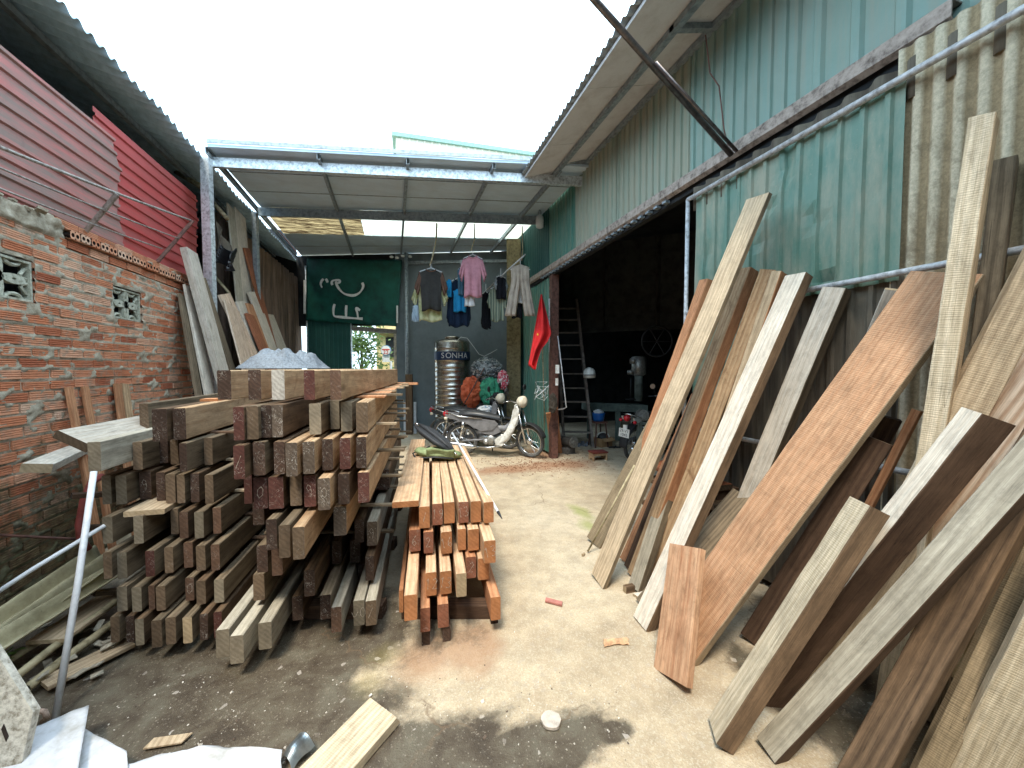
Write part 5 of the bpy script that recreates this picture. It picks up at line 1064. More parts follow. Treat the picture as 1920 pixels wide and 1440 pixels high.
sheet_solid(mb, lambda u, v: a.lerp(b, u).lerp(d.lerp(c, u), v)+Vector((0, 0, .035*math.sin(v*math.pi)+.01*math.sin(u*5))), 12, 12, .003); tag(mb.build('metal_scrap', plain('shiny_bent_steel', (.30, .34, .36), .3, .8, .3, 10, .2)), 'bent shiny steel scrap between the white sheet and the foreground board', 'metal scrap')
A = Pz(715, 1322, .052); face_board('timber_board', Pz(690, 1312, .055), Pz(750, 1334, .055), Pz(505, 1492, .05), Pz(612, 1500, .05), .045, 'creamsaw', 'brown', 'short cream board with a ragged end lying on the ground in the foreground', rag1=.022)
# small things on the ground
mb = MB(); mb.prism([(0, 0), (1, .15), (1.25, .9), (.22, .8)], Pz(268, 1406, .012), Pz(340, 1398, .012)-Pz(268, 1406, .012), Pz(275, 1383, .012)-Pz(268, 1406, .012), (0, 0, .006)); tag(mb.build('wood_chip', WD['tan']), 'flat tan chip lying on the dark ground above the white sheets', 'wood chip')
p = Pz(1033, 1353, .006); mb = MB(); mb.prism([(.043*math.cos(k*.35)*(1+.06*math.sin(k*1.9)), .043*math.sin(k*.35)*(1+.05*math.cos(k*1.3))) for k in range(18)], p, (1, 0, 0), (0, 1, 0), (0, 0, .012)); tag(mb.build('round_offcut', plain('pale_round_offcut', (.50, .44, .38), .9, var=.2, scale=30)), 'round pale disc lying on the dark patch of ground', 'disc')
mb = MB(); a = Pz(1024, 1123, .01); mb.prism([(0, 0), (1, 0), (1, 1), (0, 1)], a, Pz(1055, 1131, .01)-a, Pz(1022, 1129, .01)-a, (0, 0, .012)); tag(mb.build('brick_chip', plain('pink_brick_chip', (.42, .17, .14), .9)), 'small pinkish brick chip on the pale concrete', 'brick chip')
mb = MB(); a = Pz(1131, 1200, .01); b = Pz(1176, 1197, .01); d = Pz(1133, 1213, .01); sheet_solid(mb, lambda u, v: a.lerp(b, u)+(d-a)*v*(1-.25*math.sin(u*3))+Vector((0, 0, .014*math.sin(v*math.pi)+.006*noise.noise(Vector((u*6, v*4, 0)))))+(b-a)*.06*noise.noise(Vector((u, v*5, 3))), 14, 8, .006)
tag(mb.build('bark_piece', plain('peach_bark_curl', (.55, .33, .19), .85, var=.3, scale=30, bump=.5)), 'curled peach bark piece on the concrete near the reddish board', 'bark piece')
for x, y, w_, h_, m, lab in ((1171, 1112, .055, .05, 'brown', 'dark block under the foot of the short grey board'), (1192, 1122, .08, .022, 'pale', 'pale offcut beside the foot of the whitish board'), (1142, 1050, .09, .02, 'orange', 'small orange offcut near the feet of the far leaning boards'), (1092, 1043, .025, .02, 'tan', 'tiny brown offcut left of the far leaning boards')):
    p = Pz(x, y, 0); q = rs.random(); plank('offcut', p+Vector((0, 0, h_)), Vector((math.cos(q), math.sin(q), 0)), Vector((-math.sin(q), math.cos(q), 0)), Vector((0, 0, -1)), w_*1.3, w_*.7, h_, [WD[m], EG['tan']], lab, 'offcut', 'offcuts at the feet of the leaning boards')
pipe('thin_stick', [Pz(1102, 1034, .012), Pd(1190, 872, 3.2)], .008, M['bamboo'], 'thin grey stick leaning on the far brown board', 'stick')
mb = MB(); rs = random.Random(21)
for k in range(400):
    if k < 340: x, y = rs.uniform(150, 1180), rs.uniform(1270, 1439)
    else: x, y = rs.uniform(880, 1400), rs.uniform(870, 1300)
    p = Pz(x, y, 0); s = rs.uniform(.0015, .004)*(2.2 if rs.random() < .06 else 1); m_ = Matrix.Rotation(rs.random()*6, 3, Vector((rs.random(), rs.random(), rs.random()+.1)).normalized()); mi = 0 if rs.random() < .6 else 1
    mb.obox(p+Vector((0, 0, -.002)), m_@Vector((s*1.5, 0, 0)), m_@Vector((0, s*1.8, 0)), m_@Vector((0, 0, s)), mi)
tag(mb.build('gravel_bits', [plain('pale_grit', (.6, .56, .5), .9), plain('dark_grit', (.12, .09, .07), .9)]), kind='stuff')
mb = MB()                                                     # wood shavings near the door
for k in range(500):
    x, y = rs.gauss(1010, 60), rs.gauss(868, 12); 
    if y < 845: continue
    p = Pz(x, y, .002); a = rs.random()*6; L = rs.uniform(.01, .035); mb.obox(p, (L*math.cos(a), L*math.sin(a), .004), (-.008*math.sin(a), .008*math.cos(a), 0), (0, 0, .003))
tag(mb.build('wood_shavings', WD['red']), kind='stuff')
# tussock of green leaves by the slab
mb = MB()
for k in range(14):
    p = Pz(12+rs.uniform(-12, 14), 1225+rs.uniform(-8, 16), .12); a = rs.uniform(-1.2, 1.2); v_ = Vector((math.sin(a)*.08, -.02+rs.uniform(-.03, .03), rs.uniform(-.02, .05))); s = v_.cross(Vector((0, 0, 1))).normalized()*.014
    i = [mb._p(p), mb._p(p+v_*.5+s), mb._p(p+v_), mb._p(p+v_*.5-s)]; mb.face(i)
tag(mb.build('weed', plain('bright_weed_leaf', (.16, .34, .06), .5)), 'small bright green weed beside the speckled slab', 'plant')
# ================================================================== motorcycles
BLK = plain('worn_black_rubber', (.022, .023, .026), .6, var=.3, scale=30, bump=.2)
TYRE = plain('dusty_tyre', (.10, .10, .10), .85, var=.3, scale=30, bump=.3)
CHR = plain('chromed_steel', (.62, .63, .64), .22, .95, .1, 20, .03)
ALU = plain('dull_engine_alloy', (.42, .42, .40), .45, .7, .3, 30, .2)
SEAT = plain('black_vinyl_seat', (.03, .032, .036), .38, var=.2, bump=.1)
WPL = plain('white_motorcycle_plastic', (.72, .73, .70), .35, var=.12, scale=10, c2=(.45, .43, .38))
GPL = plain('grey_motorcycle_plastic', (.20, .20, .21), .45, var=.2)
REDL = plain('red_tail_lens', (.45, .02, .03), .2, var=.1)
CREAM = plain('cream_lamp_cover', (.66, .60, .48), .5, var=.15)
def wheel(par, M, c, R_, yaw=0):
    Mw = M @ Matrix.Translation(c) @ Matrix.Rotation(yaw, 4, 'Z')
    hub = Mw @ Vector((0, 0, 0))
    mb = MB(Mw); prof = []
    ring = [Vector(((R_-.028)*math.cos(a), 0, (R_-.028)*math.sin(a))) for a in [2*math.pi*k/32 for k in range(32)]]
    mb.tube(ring, .030, 10, closed=True); w = mb.build('wheel', TYRE, par, smooth=True)
    mb = MB(Mw); ring = [Vector(((R_-.06)*math.cos(a), 0, (R_-.06)*math.sin(a))) for a in [2*math.pi*k/32 for k in range(32)]]; mb.tube(ring, .014, 6, closed=True)
    mb.lathe([(.02, -.05), (.055, -.045), (.06, 0), (.055, .045), (.02, .05)], (0, 0, 0), 'Y', 16); mb.build('rim', CHR, w, smooth=True)
    mb = MB(Mw)
    for k in range(28):
        a = 2*math.pi*k/28; b = a+(.5 if k % 2 else -.5); mb.tube([(.055*math.cos(a), .03*(1 if k % 4 < 2 else -1), .055*math.sin(a)), ((R_-.065)*math.cos(b), 0, (R_-.065)*math.sin(b))], .0022, 4, caps=False)
    mb.build('spokes', CHR, w); return w
def motorcycle(base, head, label, body, side, plate=None, steer=.5, cat='motorcycle'):
    head = head.normalized(); lft = Vector((-head.y, head.x, 0)); M = Matrix(((head.x, lft.x, 0, base.x), (head.y, lft.y, 0, base.y), (0, 0, 1, 0), (0, 0, 0, 1)))
    # a slight lean on the side stand
    M = M @ Matrix.Rotation(R(5), 4, 'X')
    t = thing('motorcycle', (base.x, base.y, 0), label, cat, 'motorcycles'); Rr = .285
    def P(name, mat, fn, smooth=True, th=0, par=None): mb = MB(M); fn(mb); return mb.build(name, mat, par or t, smooth=smooth, thick=th)
    wheel(t, M, Vector((-.59, 0, Rr)), Rr); wheel(t, M, Vector((.61, 0, Rr)), Rr, steer)
    def seat(m):
        n = 14
        def fn(u, v):
            x = -.62+.72*u; wd = .115*(1-.45*max(0, u-.6)/.4)*(1-.3*max(0, .15-u)/.15); a = v*math.pi; zt = .735+.045*math.sin(u*math.pi*1.1+.3)+.03*(1-u)
            return (x, wd*math.cos(a), zt-.05+.075*math.sin(a))
        m.grid(fn, n, 10); m.grid(lambda u, v: (-.62+.72*u, .11*(1-2*v)*(1-.45*max(0, u-.6)/.4), .70+.045*math.sin(u*math.pi*1.1+.3)+.03*(1-u)-.01), n, 2)
    P('seat', SEAT, seat)
    def sidep(m):
        for s in (-1, 1):
            m.prism([(-.86, .76), (-.60, .725), (.02, .66), (.08, .60), (-.02, .50), (-.22, .47), (-.5, .62), (-.82, .70)], (0, s*.095, 0), (1, 0, 0), (0, 0, 1), (0, s*.025, 0))
    P('side_panel', side, sidep, False)
    P('lower_panel', GPL, lambda m: [m.prism([(-.30, .56), (.06, .60), (.12, .46), (-.02, .40), (-.26, .44)], (0, s*.085, 0), (1, 0, 0), (0, 0, 1), (0, s*.02, 0)) for s in (-1, 1)], False)
    def shield(m):   # leg shields, curved panels either side of the steering head
        for s in (-1, 1):
            pts = [(.40, .93, .05), (.44, .86, .12), (.43, .70, .17), (.36, .52, .19), (.26, .36, .18), (.14, .25, .15)]
            def fn(u, v):
                k = u*(len(pts)-1); i = min(int(k), len(pts)-2); f = k-i; x, z, y = [pts[i][q]*(1-f)+pts[i+1][q]*f for q in range(3)]
                wd = .16 if u > .15 else .09; return (x-v*wd*(.55+.5*u), s*(y-.035*v+.02*math.sin(v*3)), z-.02*v)
            sheet_solid(m, fn, 16, 6, .012)
        m.grid(lambda u, v: (.40+.06*math.sin(v*3.14), -.06+.12*u, .95-.25*v), 6, 8)
    P('leg_shield', body, shield)
    P('side_shield', body, lambda m: [m.prism([(.37, .93), (.45, .88), (.43, .70), (.37, .52), (.27, .34), (.15, .235), (.04, .25), (.02, .34), (.10, .40), (.20, .44), (.29, .58), (.34, .76)], (0, s*.15, 0), (1, 0, 0), (0, 0, 1), (0, s*.018, 0)) for s in (-1, 1)], False)
    P('shield_hole', BLK, lambda m: [m.lathe([(.0, -.004), (.03, -.003), (.03, .003), (.0, .004)], (x, s*.17, z), 'Y', 14) for s in (-1, 1) for x, z in ((.30, .50), (.19, .32))], False)
    P('backbone', GPL, lambda m: m.tube([(.42, 0, .82), (.34, 0, .62), (.2, 0, .5), (0, 0, .5), (-.2, 0, .56)], [.05, .055, .06, .07, .06], 10))
    P('engine', ALU, lambda m: [m.lathe([(.03, -.11), (.085, -.10), (.095, -.05), (.095, .05), (.085, .10), (.03, .11)], (-.06, 0, .31), 'Y', 20), m.tube([(.0, 0, .33), (.22, 0, .36)], [.075, .062], 14), m.box((.12, 0, .35), (.16, .13, .11)), m.box((-.16, 0, .33), (.2, .14, .13)), m.lathe([(.0, .10), (.05, .115), (.05, .125), (.0, .13)], (-.14, 0, .29), 'Y', 16), m.lathe([(.0, -.13), (.05, -.125), (.05, -.115), (.0, -.10)], (-.14, 0, .29), 'Y', 16)])
    P('exhaust', CHR, lambda m: [m.tube([(.2, -.10, .30), (.12, -.13, .22), (-.1, -.14, .19), (-.3, -.145, .20)], .016, 10), m.tube([(-.3, -.145, .20), (-.36, -.15, .205), (-.9, -.17, .27), (-.94, -.17, .275)], [.02, .042, .045, .025], 14)])
    P('swing_arm', GPL, lambda m: [m.tube([(-.15, s*.09, .32), (-.60, s*.09, .285)], .017, 8) for s in (-1, 1)]+[m.prism([(-.68, .33), (-.15, .38), (-.12, .30), (-.66, .23)], (0, .10, 0), (1, 0, 0), (0, 0, 1), (0, .02, 0))])
    for s in (-1, 1): P('shock_absorber', CHR, lambda m: [m.tube([(-.60, s*.115, .30), (-.53, s*.115, .62)], .022, 10), m.tube([(-.555, s*.115, .50), (-.53, s*.115, .63)], .03, 10)])
    P('grab_rail', CHR, lambda m: m.tube([(-.2, -.13, .70), (-.6, -.14, .73), (-.84, -.10, .80), (-.88, 0, .81), (-.84, .10, .80), (-.6, .14, .73), (-.2, .13, .70)], .011, 8))
    P('rear_mudguard', BLK if plate else GPL, lambda m: sheet_solid(m, lambda u, v: (-.59+(.33+.02*v)*math.cos(R(60+125*u)), (.075-.15*v), Rr+.33*math.sin(R(60+125*u))), 16, 4, .008))
    P('tail_light', REDL, lambda m: m.tube([(-.84, 0, .745), (-.90, 0, .735), (-.915, 0, .725)], [.055, .05, .03], 12))
    if True:
        for s in (-1, 1): P('turn_signal', CREAM if not plate else REDL, lambda m: m.lathe([(.0, -.03), (.025, -.02), (.03, .0), (.02, .025), (0, .03)], (-.84, s*.13, .69), 'X', 12))
    S = Matrix.Translation((.44, 0, 0)) @ Matrix.Rotation(steer, 4, 'Z') @ Matrix.Translation((-.44, 0, 0)); M2 = M; M = M2 @ S
    def Q(name, mat, fn, smooth=True): mb = MB(M); fn(mb); return mb.build(name, mat, t, smooth=smooth)
    Q('fork', CHR, lambda m: [m.tube([(.46, s*.075, .82), (.60, s*.075, .285)], .019, 10) for s in (-1, 1)])
    Q('front_mudguard', BLK, lambda m: sheet_solid(m, lambda u, v: (.61+.335*math.cos(R(20+130*u)), (.065-.13*v), Rr+.335*math.sin(R(20+130*u))), 16, 4, .008))
    hd = Q('headlight', CREAM, lambda m: m.lathe([(.04, -.10), (.085, -.06), (.102, 0), (.10, .03), (.075, .055), (.0, .066)], (.50, 0, .98), 'X', 24)); 
    Q('handlebar', CHR, lambda m: m.tube([(.33, -.33, 1.0), (.40, -.2, 1.02), (.44, -.06, .95), (.44, .06, .95), (.40, .2, 1.02), (.33, .33, 1.0)], .012, 8))
    for s in (-1, 1):
        Q('grip', BLK, lambda m: m.tube([(.33, s*.33, 1.0), (.375, s*.22, 1.015)], .018, 8))
        mi_ = Q('mirror', BLK, lambda m: [m.tube([(.38, s*.2, 1.02), (.38, s*.27, 1.16)], .006, 6), m.lathe([(.0, .012), (.045, .010), (.055, 0), (.05, -.012)], (.37, s*.28, 1.19), 'X', 16)])
        mb = MB(M); mb.lathe([(.047, -.0135), (.0, -.0137)], (.37, s*.28, 1.19), 'X', 16); mb.build('mirror_glass', CHR, mi_)
    M = M2
    P('side_stand', BLK, lambda m: m.tube([(-.05, .1, .25), (-.10, .24, .02)], .011, 8))
    P('footrest', BLK, lambda m: m.tube([(.02, -.24, .27), (.02, .24, .27)], .013, 8))
    if plate:
        mb = MB(M); mb.box((-.92, 0, .50), (.008, .19, .14)); mb.box((-.90, 0, .58), (.03, .06, .1)); pl_ = mb.build('number_plate', M_['plate'], t)
        mb = MB(M); ax, ay = Vector((0, -1, 0)), Vector((0, 0, 1))
        for s_, z_ in (('29-V1', .532), ('1045', .468)): text_on(mb, s_, .068, Vector((-.9255, 0, z_)), ax, ay, .0005)
        mb.build('plate_lettering', BLK, pl_)
    return t
M_ = {'plate': plain('white_plate', (.75, .75, .72), .5, var=.05)}
fb, rb_ = Pz(991, 857), Pz(868, 853); hd_ = fb-rb_; hd_.z = 0
motorcycle((fb+rb_)/2+Vector((0, 0, 0)), hd_, 'small white and black motorcycle with cream headlight parked in front of the water tank', WPL, CHR if False else GPL, steer=-.45)
motorcycle((Pz(838, 838)+Pz(838, 838)+hd_*1.02)/2, hd_, 'second dark motorcycle mostly hidden behind the white one, its rear wheel showing at the left', GPL, BLK, steer=-.2)
rb2 = Pz(1186, 862); h2 = (_r*.72+_f*.62); h2.z = 0; h2.normalize()
motorcycle(rb2+h2*.59, h2, 'motorcycle with white and red tail and number plate, half inside the dark workshop', WPL, WPL, plate=True, steer=.2)

# ================================================================== water tank
tc_ = Pd(848, 690, 8.5); tc_.z = 0; wt = thing('water_tank', tc_, 'tall stainless steel water tank with a blue lettered band, behind the white motorcycle', 'water tank')
r0 = .385; prof = [(.30, .42), (r0, .46)]
z = .46
while z < 1.66:
    prof += [(r0, z+.02), (r0+.012, z+.035), (r0, z+.05), (r0-.004, z+.10), (r0+.010, z+.115), (r0, z+.13), (r0, z+.20)]; z += .20
prof += [(r0, 1.70), (r0+.012, 1.715), (r0+.012, 1.905), (r0, 1.92), (r0, 1.96), (r0+.01, 1.975), (r0, 1.99), (r0, 2.10), (r0-.03, 2.14), (.18, 2.19), (.16, 2.19)]
STEEL = plain('stainless_tank_steel', (.50, .47, .42), .27, .92, .25, 7, .12, c2=(.30, .25, .19))
mb = MB(); mb.lathe(prof, tc_, n=48); mb.build('tank_body', STEEL, wt, smooth=True)
mb = MB(); mb.lathe([(.15, 2.19), (.17, 2.21), (.17, 2.235), (.12, 2.25), (.0, 2.255)], tc_, n=28); mb.build('lid', STEEL, wt, smooth=True)
mb = MB(); mb.lathe([(r0+.0135, 1.72), (r0+.0145, 1.725), (r0+.0145, 1.895), (r0+.0135, 1.90)], tc_, n=48); bd = mb.build('blue_band', plain('navy_band', (.012, .035, .10), .45, var=.2), wt, smooth=True)
mb = MB(); base_a = math.atan2(-tc_.y, -tc_.x)
for i, c_ in enumerate('SONHA'):
    a = base_a+(i-1.6)*.32; n_ = Vector((math.cos(a), math.sin(a), 0)); ax = Vector((-math.sin(a), math.cos(a), 0)); text_on(mb, c_, .165, Vector((tc_.x, tc_.y, 1.81))+n_*(r0+.019), ax, (0, 0, 1), .002)
mb.build('band_lettering', plain('silver_lettering', (.62, .66, .70), .4, var=.05), bd)
mb = MB()
for k in range(4): a = .785+k*1.571; mb.tube([(tc_.x+.33*math.cos(a), tc_.y+.33*math.sin(a), 0), (tc_.x+.33*math.cos(a), tc_.y+.33*math.sin(a), .43)], .02, 8); 
ring = [(tc_.x+.33*math.cos(a), tc_.y+.33*math.sin(a), .42) for a in [2*math.pi*k/24 for k in range(24)]]; mb.tube(ring, .018, 8, closed=True); mb.build('stand', M['galv_dk'], wt)
pipe('white_hose', [Pd(856, 640, 8.2), Pd(864, 632, 8.1), Pd(876, 634, 8.0), Pd(888, 650, 8.0), Pd(898, 664, 8.0), Pd(908, 668, 8.0), Pd(920, 662, 8.0), Pd(932, 655, 8.1)], .006, M['pvc'], 'thin white hose curling from the tank lid to the bundle', 'hose')

# ================================================================== bundle of bags beside the tank
def crumple(name, c, rx, ry, rz, m, lab, cat, seed, ridge=.16, n=3, parent=None, flat0=False, fq=2.0):
    bm = bmesh.new(); bmesh.ops.create_icosphere(bm, subdivisions=n+1, radius=1); mb = MB(); rot = Vector((seed*3.1, seed*1.7, seed))
    vs = []
    for v in bm.verts:
        p = v.co.normalized(); q = 1-abs(noise.noise(p*fq+rot))*2; q2 = 1-abs(noise.noise(p*fq*2.3+rot))*2; k = 1+ridge*(q-.6)+ridge*.5*(q2-.6)
        w_ = Vector((p.x*rx*k, p.y*ry*k, p.z*rz*k))
        if flat0 and w_.z < -rz*.35: w_.z = -rz*.35
        vs.append(mb._p(c+w_))
    bm.verts.index_update(); idx = {v.index: vs[i] for i, v in enumerate(bm.verts)}
    for f_ in bm.faces: mb.face([idx[v.index] for v in f_.verts])
    bm.free(); o = mb.build(name, m, parent, smooth=False); 
    if lab: tag(o, lab, cat)
    return o
def camo(name, cs, sc=5):
    t = NT(name); v = t.coord('World', rnd=False); f = t.noise(v, sc, 4, .6, 1.5); st = [(.30+.4*i/(len(cs)-1), c) for i, c in enumerate(cs)]; r_ = t.n('ValToRGB'); e = r_.color_ramp; e.interpolation = 'CONSTANT'
    while len(e.elements) < len(st): e.elements.new(.5)
    for a, (p, c) in zip(e.elements, st): a.position = p; a.color = (*c, 1)
    t.l(f, r_.inputs[0]); return t.fin(r_.outputs[0], .55)
Z_ = Vector((0, 0, 1))
crumple('sack_pile', Pd(905, 690, 8.1)*1+Vector((0, 0, -1.08)), .42, .30, .50, plain('grey_sacking', (.12, .12, .11), .9), 'dark heap of sacks under the coloured bags, behind the motorcycle', 'sacks', 2)
crumple('tarpaulin_bundle', Pd(913, 693, 8.0), .33, .28, .26, camo('striped_tarpaulin', [(.10, .12, .13), (.30, .32, .33), (.05, .07, .08), (.42, .40, .38), (.22, .16, .14)], 6), 'grey striped crumpled tarpaulin bundle on top of the bags by the tank', 'tarpaulin bundle', 5, .16, fq=2.6)
crumple('orange_bag', Pd(884, 735, 7.85), .21, .2, .31, plain('orange_bag_cloth', (.62, .13, .05), .7, var=.25, scale=8, c2=(.40, .07, .03)), 'crumpled orange bag beside the water tank', 'bag', 7, .26, fq=2.4)
crumple('green_bag', Pd(921, 735, 7.8), .24, .2, .30, plain('green_bag_cloth', (.05, .30, .17), .7, var=.25, scale=8, c2=(.02, .15, .09)), 'bright green cloth sack between the orange bag and the brown pillar', 'bag', 9, .25, fq=2.2)
crumple('patterned_bag', Pd(943, 713, 7.75), .12, .12, .20, camo('red_white_print', [(.6, .6, .6), (.55, .04, .08), (.65, .62, .6), (.4, .05, .06)], 16), 'red and white printed bag against the brown pillar', 'bag', 12, .2)
crumple('white_bag', Pd(912, 768, 7.3), .17, .12, .08, camo('white_blue_print', [(.65, .67, .68), (.7, .7, .7), (.2, .35, .5), (.68, .68, .68)], 12), 'white plastic bag just behind the motorcycle seat', 'bag', 15, .2)
crumple('dark_bag', Pd(932, 752, 7.5), .14, .12, .16, plain('black_bag', (.02, .02, .022), .5), 'small dark bag above the motorcycle handlebar', 'bag', 16, .25)
pipe('wooden_stick', [Pd(908, 690, 7.4), Pd(866, 765, 7.4)], .012, M['rustpaint'], 'thin brown stick slanting in front of the orange bag', 'stick')

# ================================================================== laundry
def fabric(name, c, c2=None, sc=9): return plain(name, c, .9, var=.15, scale=sc, bump=.25, c2=c2, spec=.1)
def garment(kind, x0, x1, y0, y1, d, m, lab, yaw=0, seed=0, hang=True, hook=None, cat='shirt', m2=None):
    tl = Pd(x0, y0, d); tr = Pd(x1, y0, d); H = (Pd(x0, y0, d)-Pd(x0, y1, d)).z; W = (tr-tl).length; c = (tl+tr)/2
    ax = (_r*math.cos(yaw)+Vector((_f.x, _f.y, 0))*math.sin(yaw)).normalized(); nn = Vector((-ax.y, ax.x, 0)); t = thing(kind, (c.x, c.y, c.z-H), lab, cat, 'laundry hanging under the canopy')
    def fold(u, v): return nn*(.028*math.sin(u*13+seed)*v+.02*noise.noise(Vector((u*4, v*3, seed))))
    def pt(x, z, u, v): return c+ax*x*W/2-Z_*z*H+fold(u, v)
    if kind == 'trousers':
        mb = MB()
        for s in (-1, 1):
            sheet_solid(mb, lambda u, v: pt(s*(.02+.62*u+(.0 if v < .35 else (v-.35)*.52)*(1-u*.25)+.30*max(0, v-.3)*(s*0+1)*u), .0+v*.98+(.05*u if v < .1 else 0), u, v), 8, 16, .03)
        mb.build('trouser_legs', m, t, smooth=True)
    else:
        def bodyf(u, v):
            x = -1+2*u; sh = .16*abs(x)*max(0, 1-v*4); nk = .08*max(0, 1-abs(x)*3.2)*max(0, 1-v*5)
            wd = .66+.10*max(0, 1-v*3)+.04*math.sin(v*4+seed); return pt(x*wd, sh+nk+v*(1-sh-.0)+.03*math.sin(u*8+seed)*v, u, v)
        mb = MB(); sheet_solid(mb, bodyf, 18, 16, .035); mb.build('body', m, t, smooth=True)
        if kind != 'vest':
            L = .44 if kind in ('t_shirt', 'shirt') else .86
            for s in (-1, 1):
                mb = MB(); sheet_solid(mb, lambda u, v: pt(s*(.66+.34*v*(.9 if L < .6 else .5)+ (.1-.26*u)*(.4+.3*v)), .10+u*.17+v*L*.85, u, v), 6, 8, .03); mb.build('sleeve', m2 or m, t, smooth=True)
            mb = MB(); mb.tube([c+ax*W*.16*math.cos(a)-Z_*(.035*H+abs(math.sin(a))*.06*H)-nn*.022 for a in [math.pi*k/8 for k in range(9)]], .009, 6); mb.build('collar', m2 or m, t, smooth=True)
    if hang:
        mb = MB(); top = hook or c+Z_*.12; mb.tube([c-ax*W*.36-Z_*.10*H, c-Z_*.0, c+ax*W*.36-Z_*.10*H], .007, 6); mb.tube([c, c+Z_*.06, top], .005, 6); mb.build('hanger', M['pvc'], t)
    return t
F = {'char': fabric('charcoal_knit', (.045, .044, .042)), 'yel': fabric('pale_yellow_cloth', (.50, .50, .30), (.30, .33, .12)), 'lblue': fabric('light_blue_cloth', (.30, .38, .45)), 'navy': fabric('navy_cloth', (.012, .022, .045)),
     'blue': fabric('bright_blue_cloth', (.02, .22, .45)), 'denim': fabric('denim', (.06, .13, .19)), 'pink': fabric('dusty_pink_cotton', (.50, .24, .29)), 'white': fabric('white_cotton', (.62, .63, .64)), 'black': fabric('black_cloth', (.014, .015, .02)),
     'beige': fabric('beige_cotton', (.42, .36, .30)), 'brown': fabric('brown_cloth', (.13, .075, .055)), 'grey': fabric('grey_cloth', (.25, .27, .28))}
def stripes(name, c1, c2, n=22):
    t = NT(name); v = t.coord('Object', (1, 1, 1), rnd=False); wv = t.wave(v, n/6.28*2, .3, 1, 'X'); return t.fin(t.mix(t.ramp(wv, [(.45, 0), (.55, 1)]), c1, c2), .9, 0, .1)
F['stripe'] = stripes('green_striped_cloth', (.32, .36, .28), (.14, .19, .15))
garment('shirt', 773, 838, 522, 602, 6.62, F['yel'], 'pale yellow patterned shirt hanging behind the charcoal one', seed=3, hang=False)
garment('vest', 771, 787, 570, 603, 6.58, F['lblue'], 'light blue cloth at the lower left of the laundry', seed=4, hang=False, cat='cloth')
garment('t_shirt', 779, 837, 502, 581, 6.5, F['char'], 'charcoal T-shirt with brown sleeves, frontmost at the left of the laundry', yaw=.15, seed=1, hook=Pd(806, 497, 6.5), m2=F['brown'])
garment('jacket', 836, 884, 520, 612, 6.8, F['navy'], 'navy long-sleeved jacket hanging left of the pink T-shirt', seed=5, cat='jacket')
garment('vest', 846, 878, 540, 584, 6.75, F['blue'], 'bright blue cloth showing through the navy jacket', seed=6, hang=False, cat='cloth')
garment('vest', 837, 847, 522, 556, 6.72, F['blue'], 'bright blue sleeve-like cloth left of the navy jacket', seed=7, hang=False, cat='cloth')
garment('vest', 857, 872, 500, 552, 6.7, F['denim'], 'denim vest just left of the pink T-shirt', seed=8, cat='vest')
garment('vest', 868, 893, 545, 574, 6.55, F['white'], 'white undershirt showing below the pink T-shirt', seed=9, hang=False, cat='undershirt')
garment('t_shirt', 862, 911, 477, 556, 6.45, F['pink'], 'dusty pink T-shirt, highest garment of the laundry', yaw=.1, seed=2, hook=Pd(884, 470, 6.45))
garment('jacket', 898, 924, 545, 616, 7.1, F['black'], 'black long-sleeved garment left of the striped one', seed=10, yaw=.9, cat='jacket')
garment('shirt', 915, 950, 535, 602, 6.95, F['stripe'], 'grey-green striped shirt near the right of the laundry', seed=11)
garment('t_shirt', 926, 952, 516, 560, 6.85, F['black'], 'black T-shirt with grey trim just left of the beige trousers', yaw=.5, seed=12, m2=F['grey'])
garment('vest', 956, 982, 560, 596, 6.72, F['black'], 'black shorts hanging behind the beige trousers', seed=13, hang=False, cat='shorts')
garment('vest', 963, 986, 536, 568, 6.66, F['white'], 'white vest showing between the legs of the beige trousers', seed=14, hang=False, cat='vest')
garment('trousers', 950, 1001, 496, 594, 6.5, F['beige'], 'beige trousers spread on a hanger, rightmost in the laundry', seed=15, cat='trousers', hook=Pd(975, 486, 6.5))
pipe('hanging_rod', [Pd(819, 419, 6.75), Pd(818, 448, 6.65), Pd(811, 482, 6.55), Pd(806, 498, 6.5)], .014, M['bamboo'], 'crooked branch hook holding the charcoal T-shirt', 'hook')
pipe('hanging_rod', [Pd(889, 420, 6.75), Pd(890, 448, 6.65), Pd(883, 470, 6.5)], .011, M['bamboo'], 'thin rod holding the pink T-shirt', 'hook')
pipe('hanging_rod', [Pd(979, 424, 6.8), Pd(980, 470, 6.7), Pd(978, 488, 6.55)], .010, M['bamboo'], 'thin vertical rod holding the beige trousers', 'hook')
pipe('laundry_pole', [Pd(985, 477, 6.4), Pd(950, 508, 6.7), Pd(904, 552, 7.3)], .012, M['pipe'], 'slanting clothes pole carrying the garments at the right of the laundry', 'clothes pole')

# ================================================================== flag, lamp
fl = thing('red_flag', Pd(1014, 690, 6.25), 'red flag with a small yellow star drooping from a pole by the door post', 'flag')
rows_ = [(552, 1014, 1016.5), (575, 1010, 1022), (600, 1006, 1028), (625, 1001, 1034), (640, 998.5, 1027), (655, 996, 1015), (672, 993, 1009), (684, 990, 1006), (693, 1001, 1004.5)]
def flagf(u, v):
    k = v*(len(rows_)-1); i = min(int(k), len(rows_)-2); f_ = k-i; y, a, b = [rows_[i][q]*(1-f_)+rows_[i+1][q]*f_ for q in range(3)]
    return Pd(a+(b-a)*u, y, 6.25+.05*math.sin(u*8+v*2)+.05*u)
mb = MB(); sheet_solid(mb, flagf, 14, 26, .004); mb.build('flag_cloth', plain('red_flag_cloth', (.62, .018, .02), .7, var=.1, scale=4, c2=(.42, .01, .015)), fl, smooth=True)
mb = MB(); c = Pd(1008, 627, 6.16); st = []
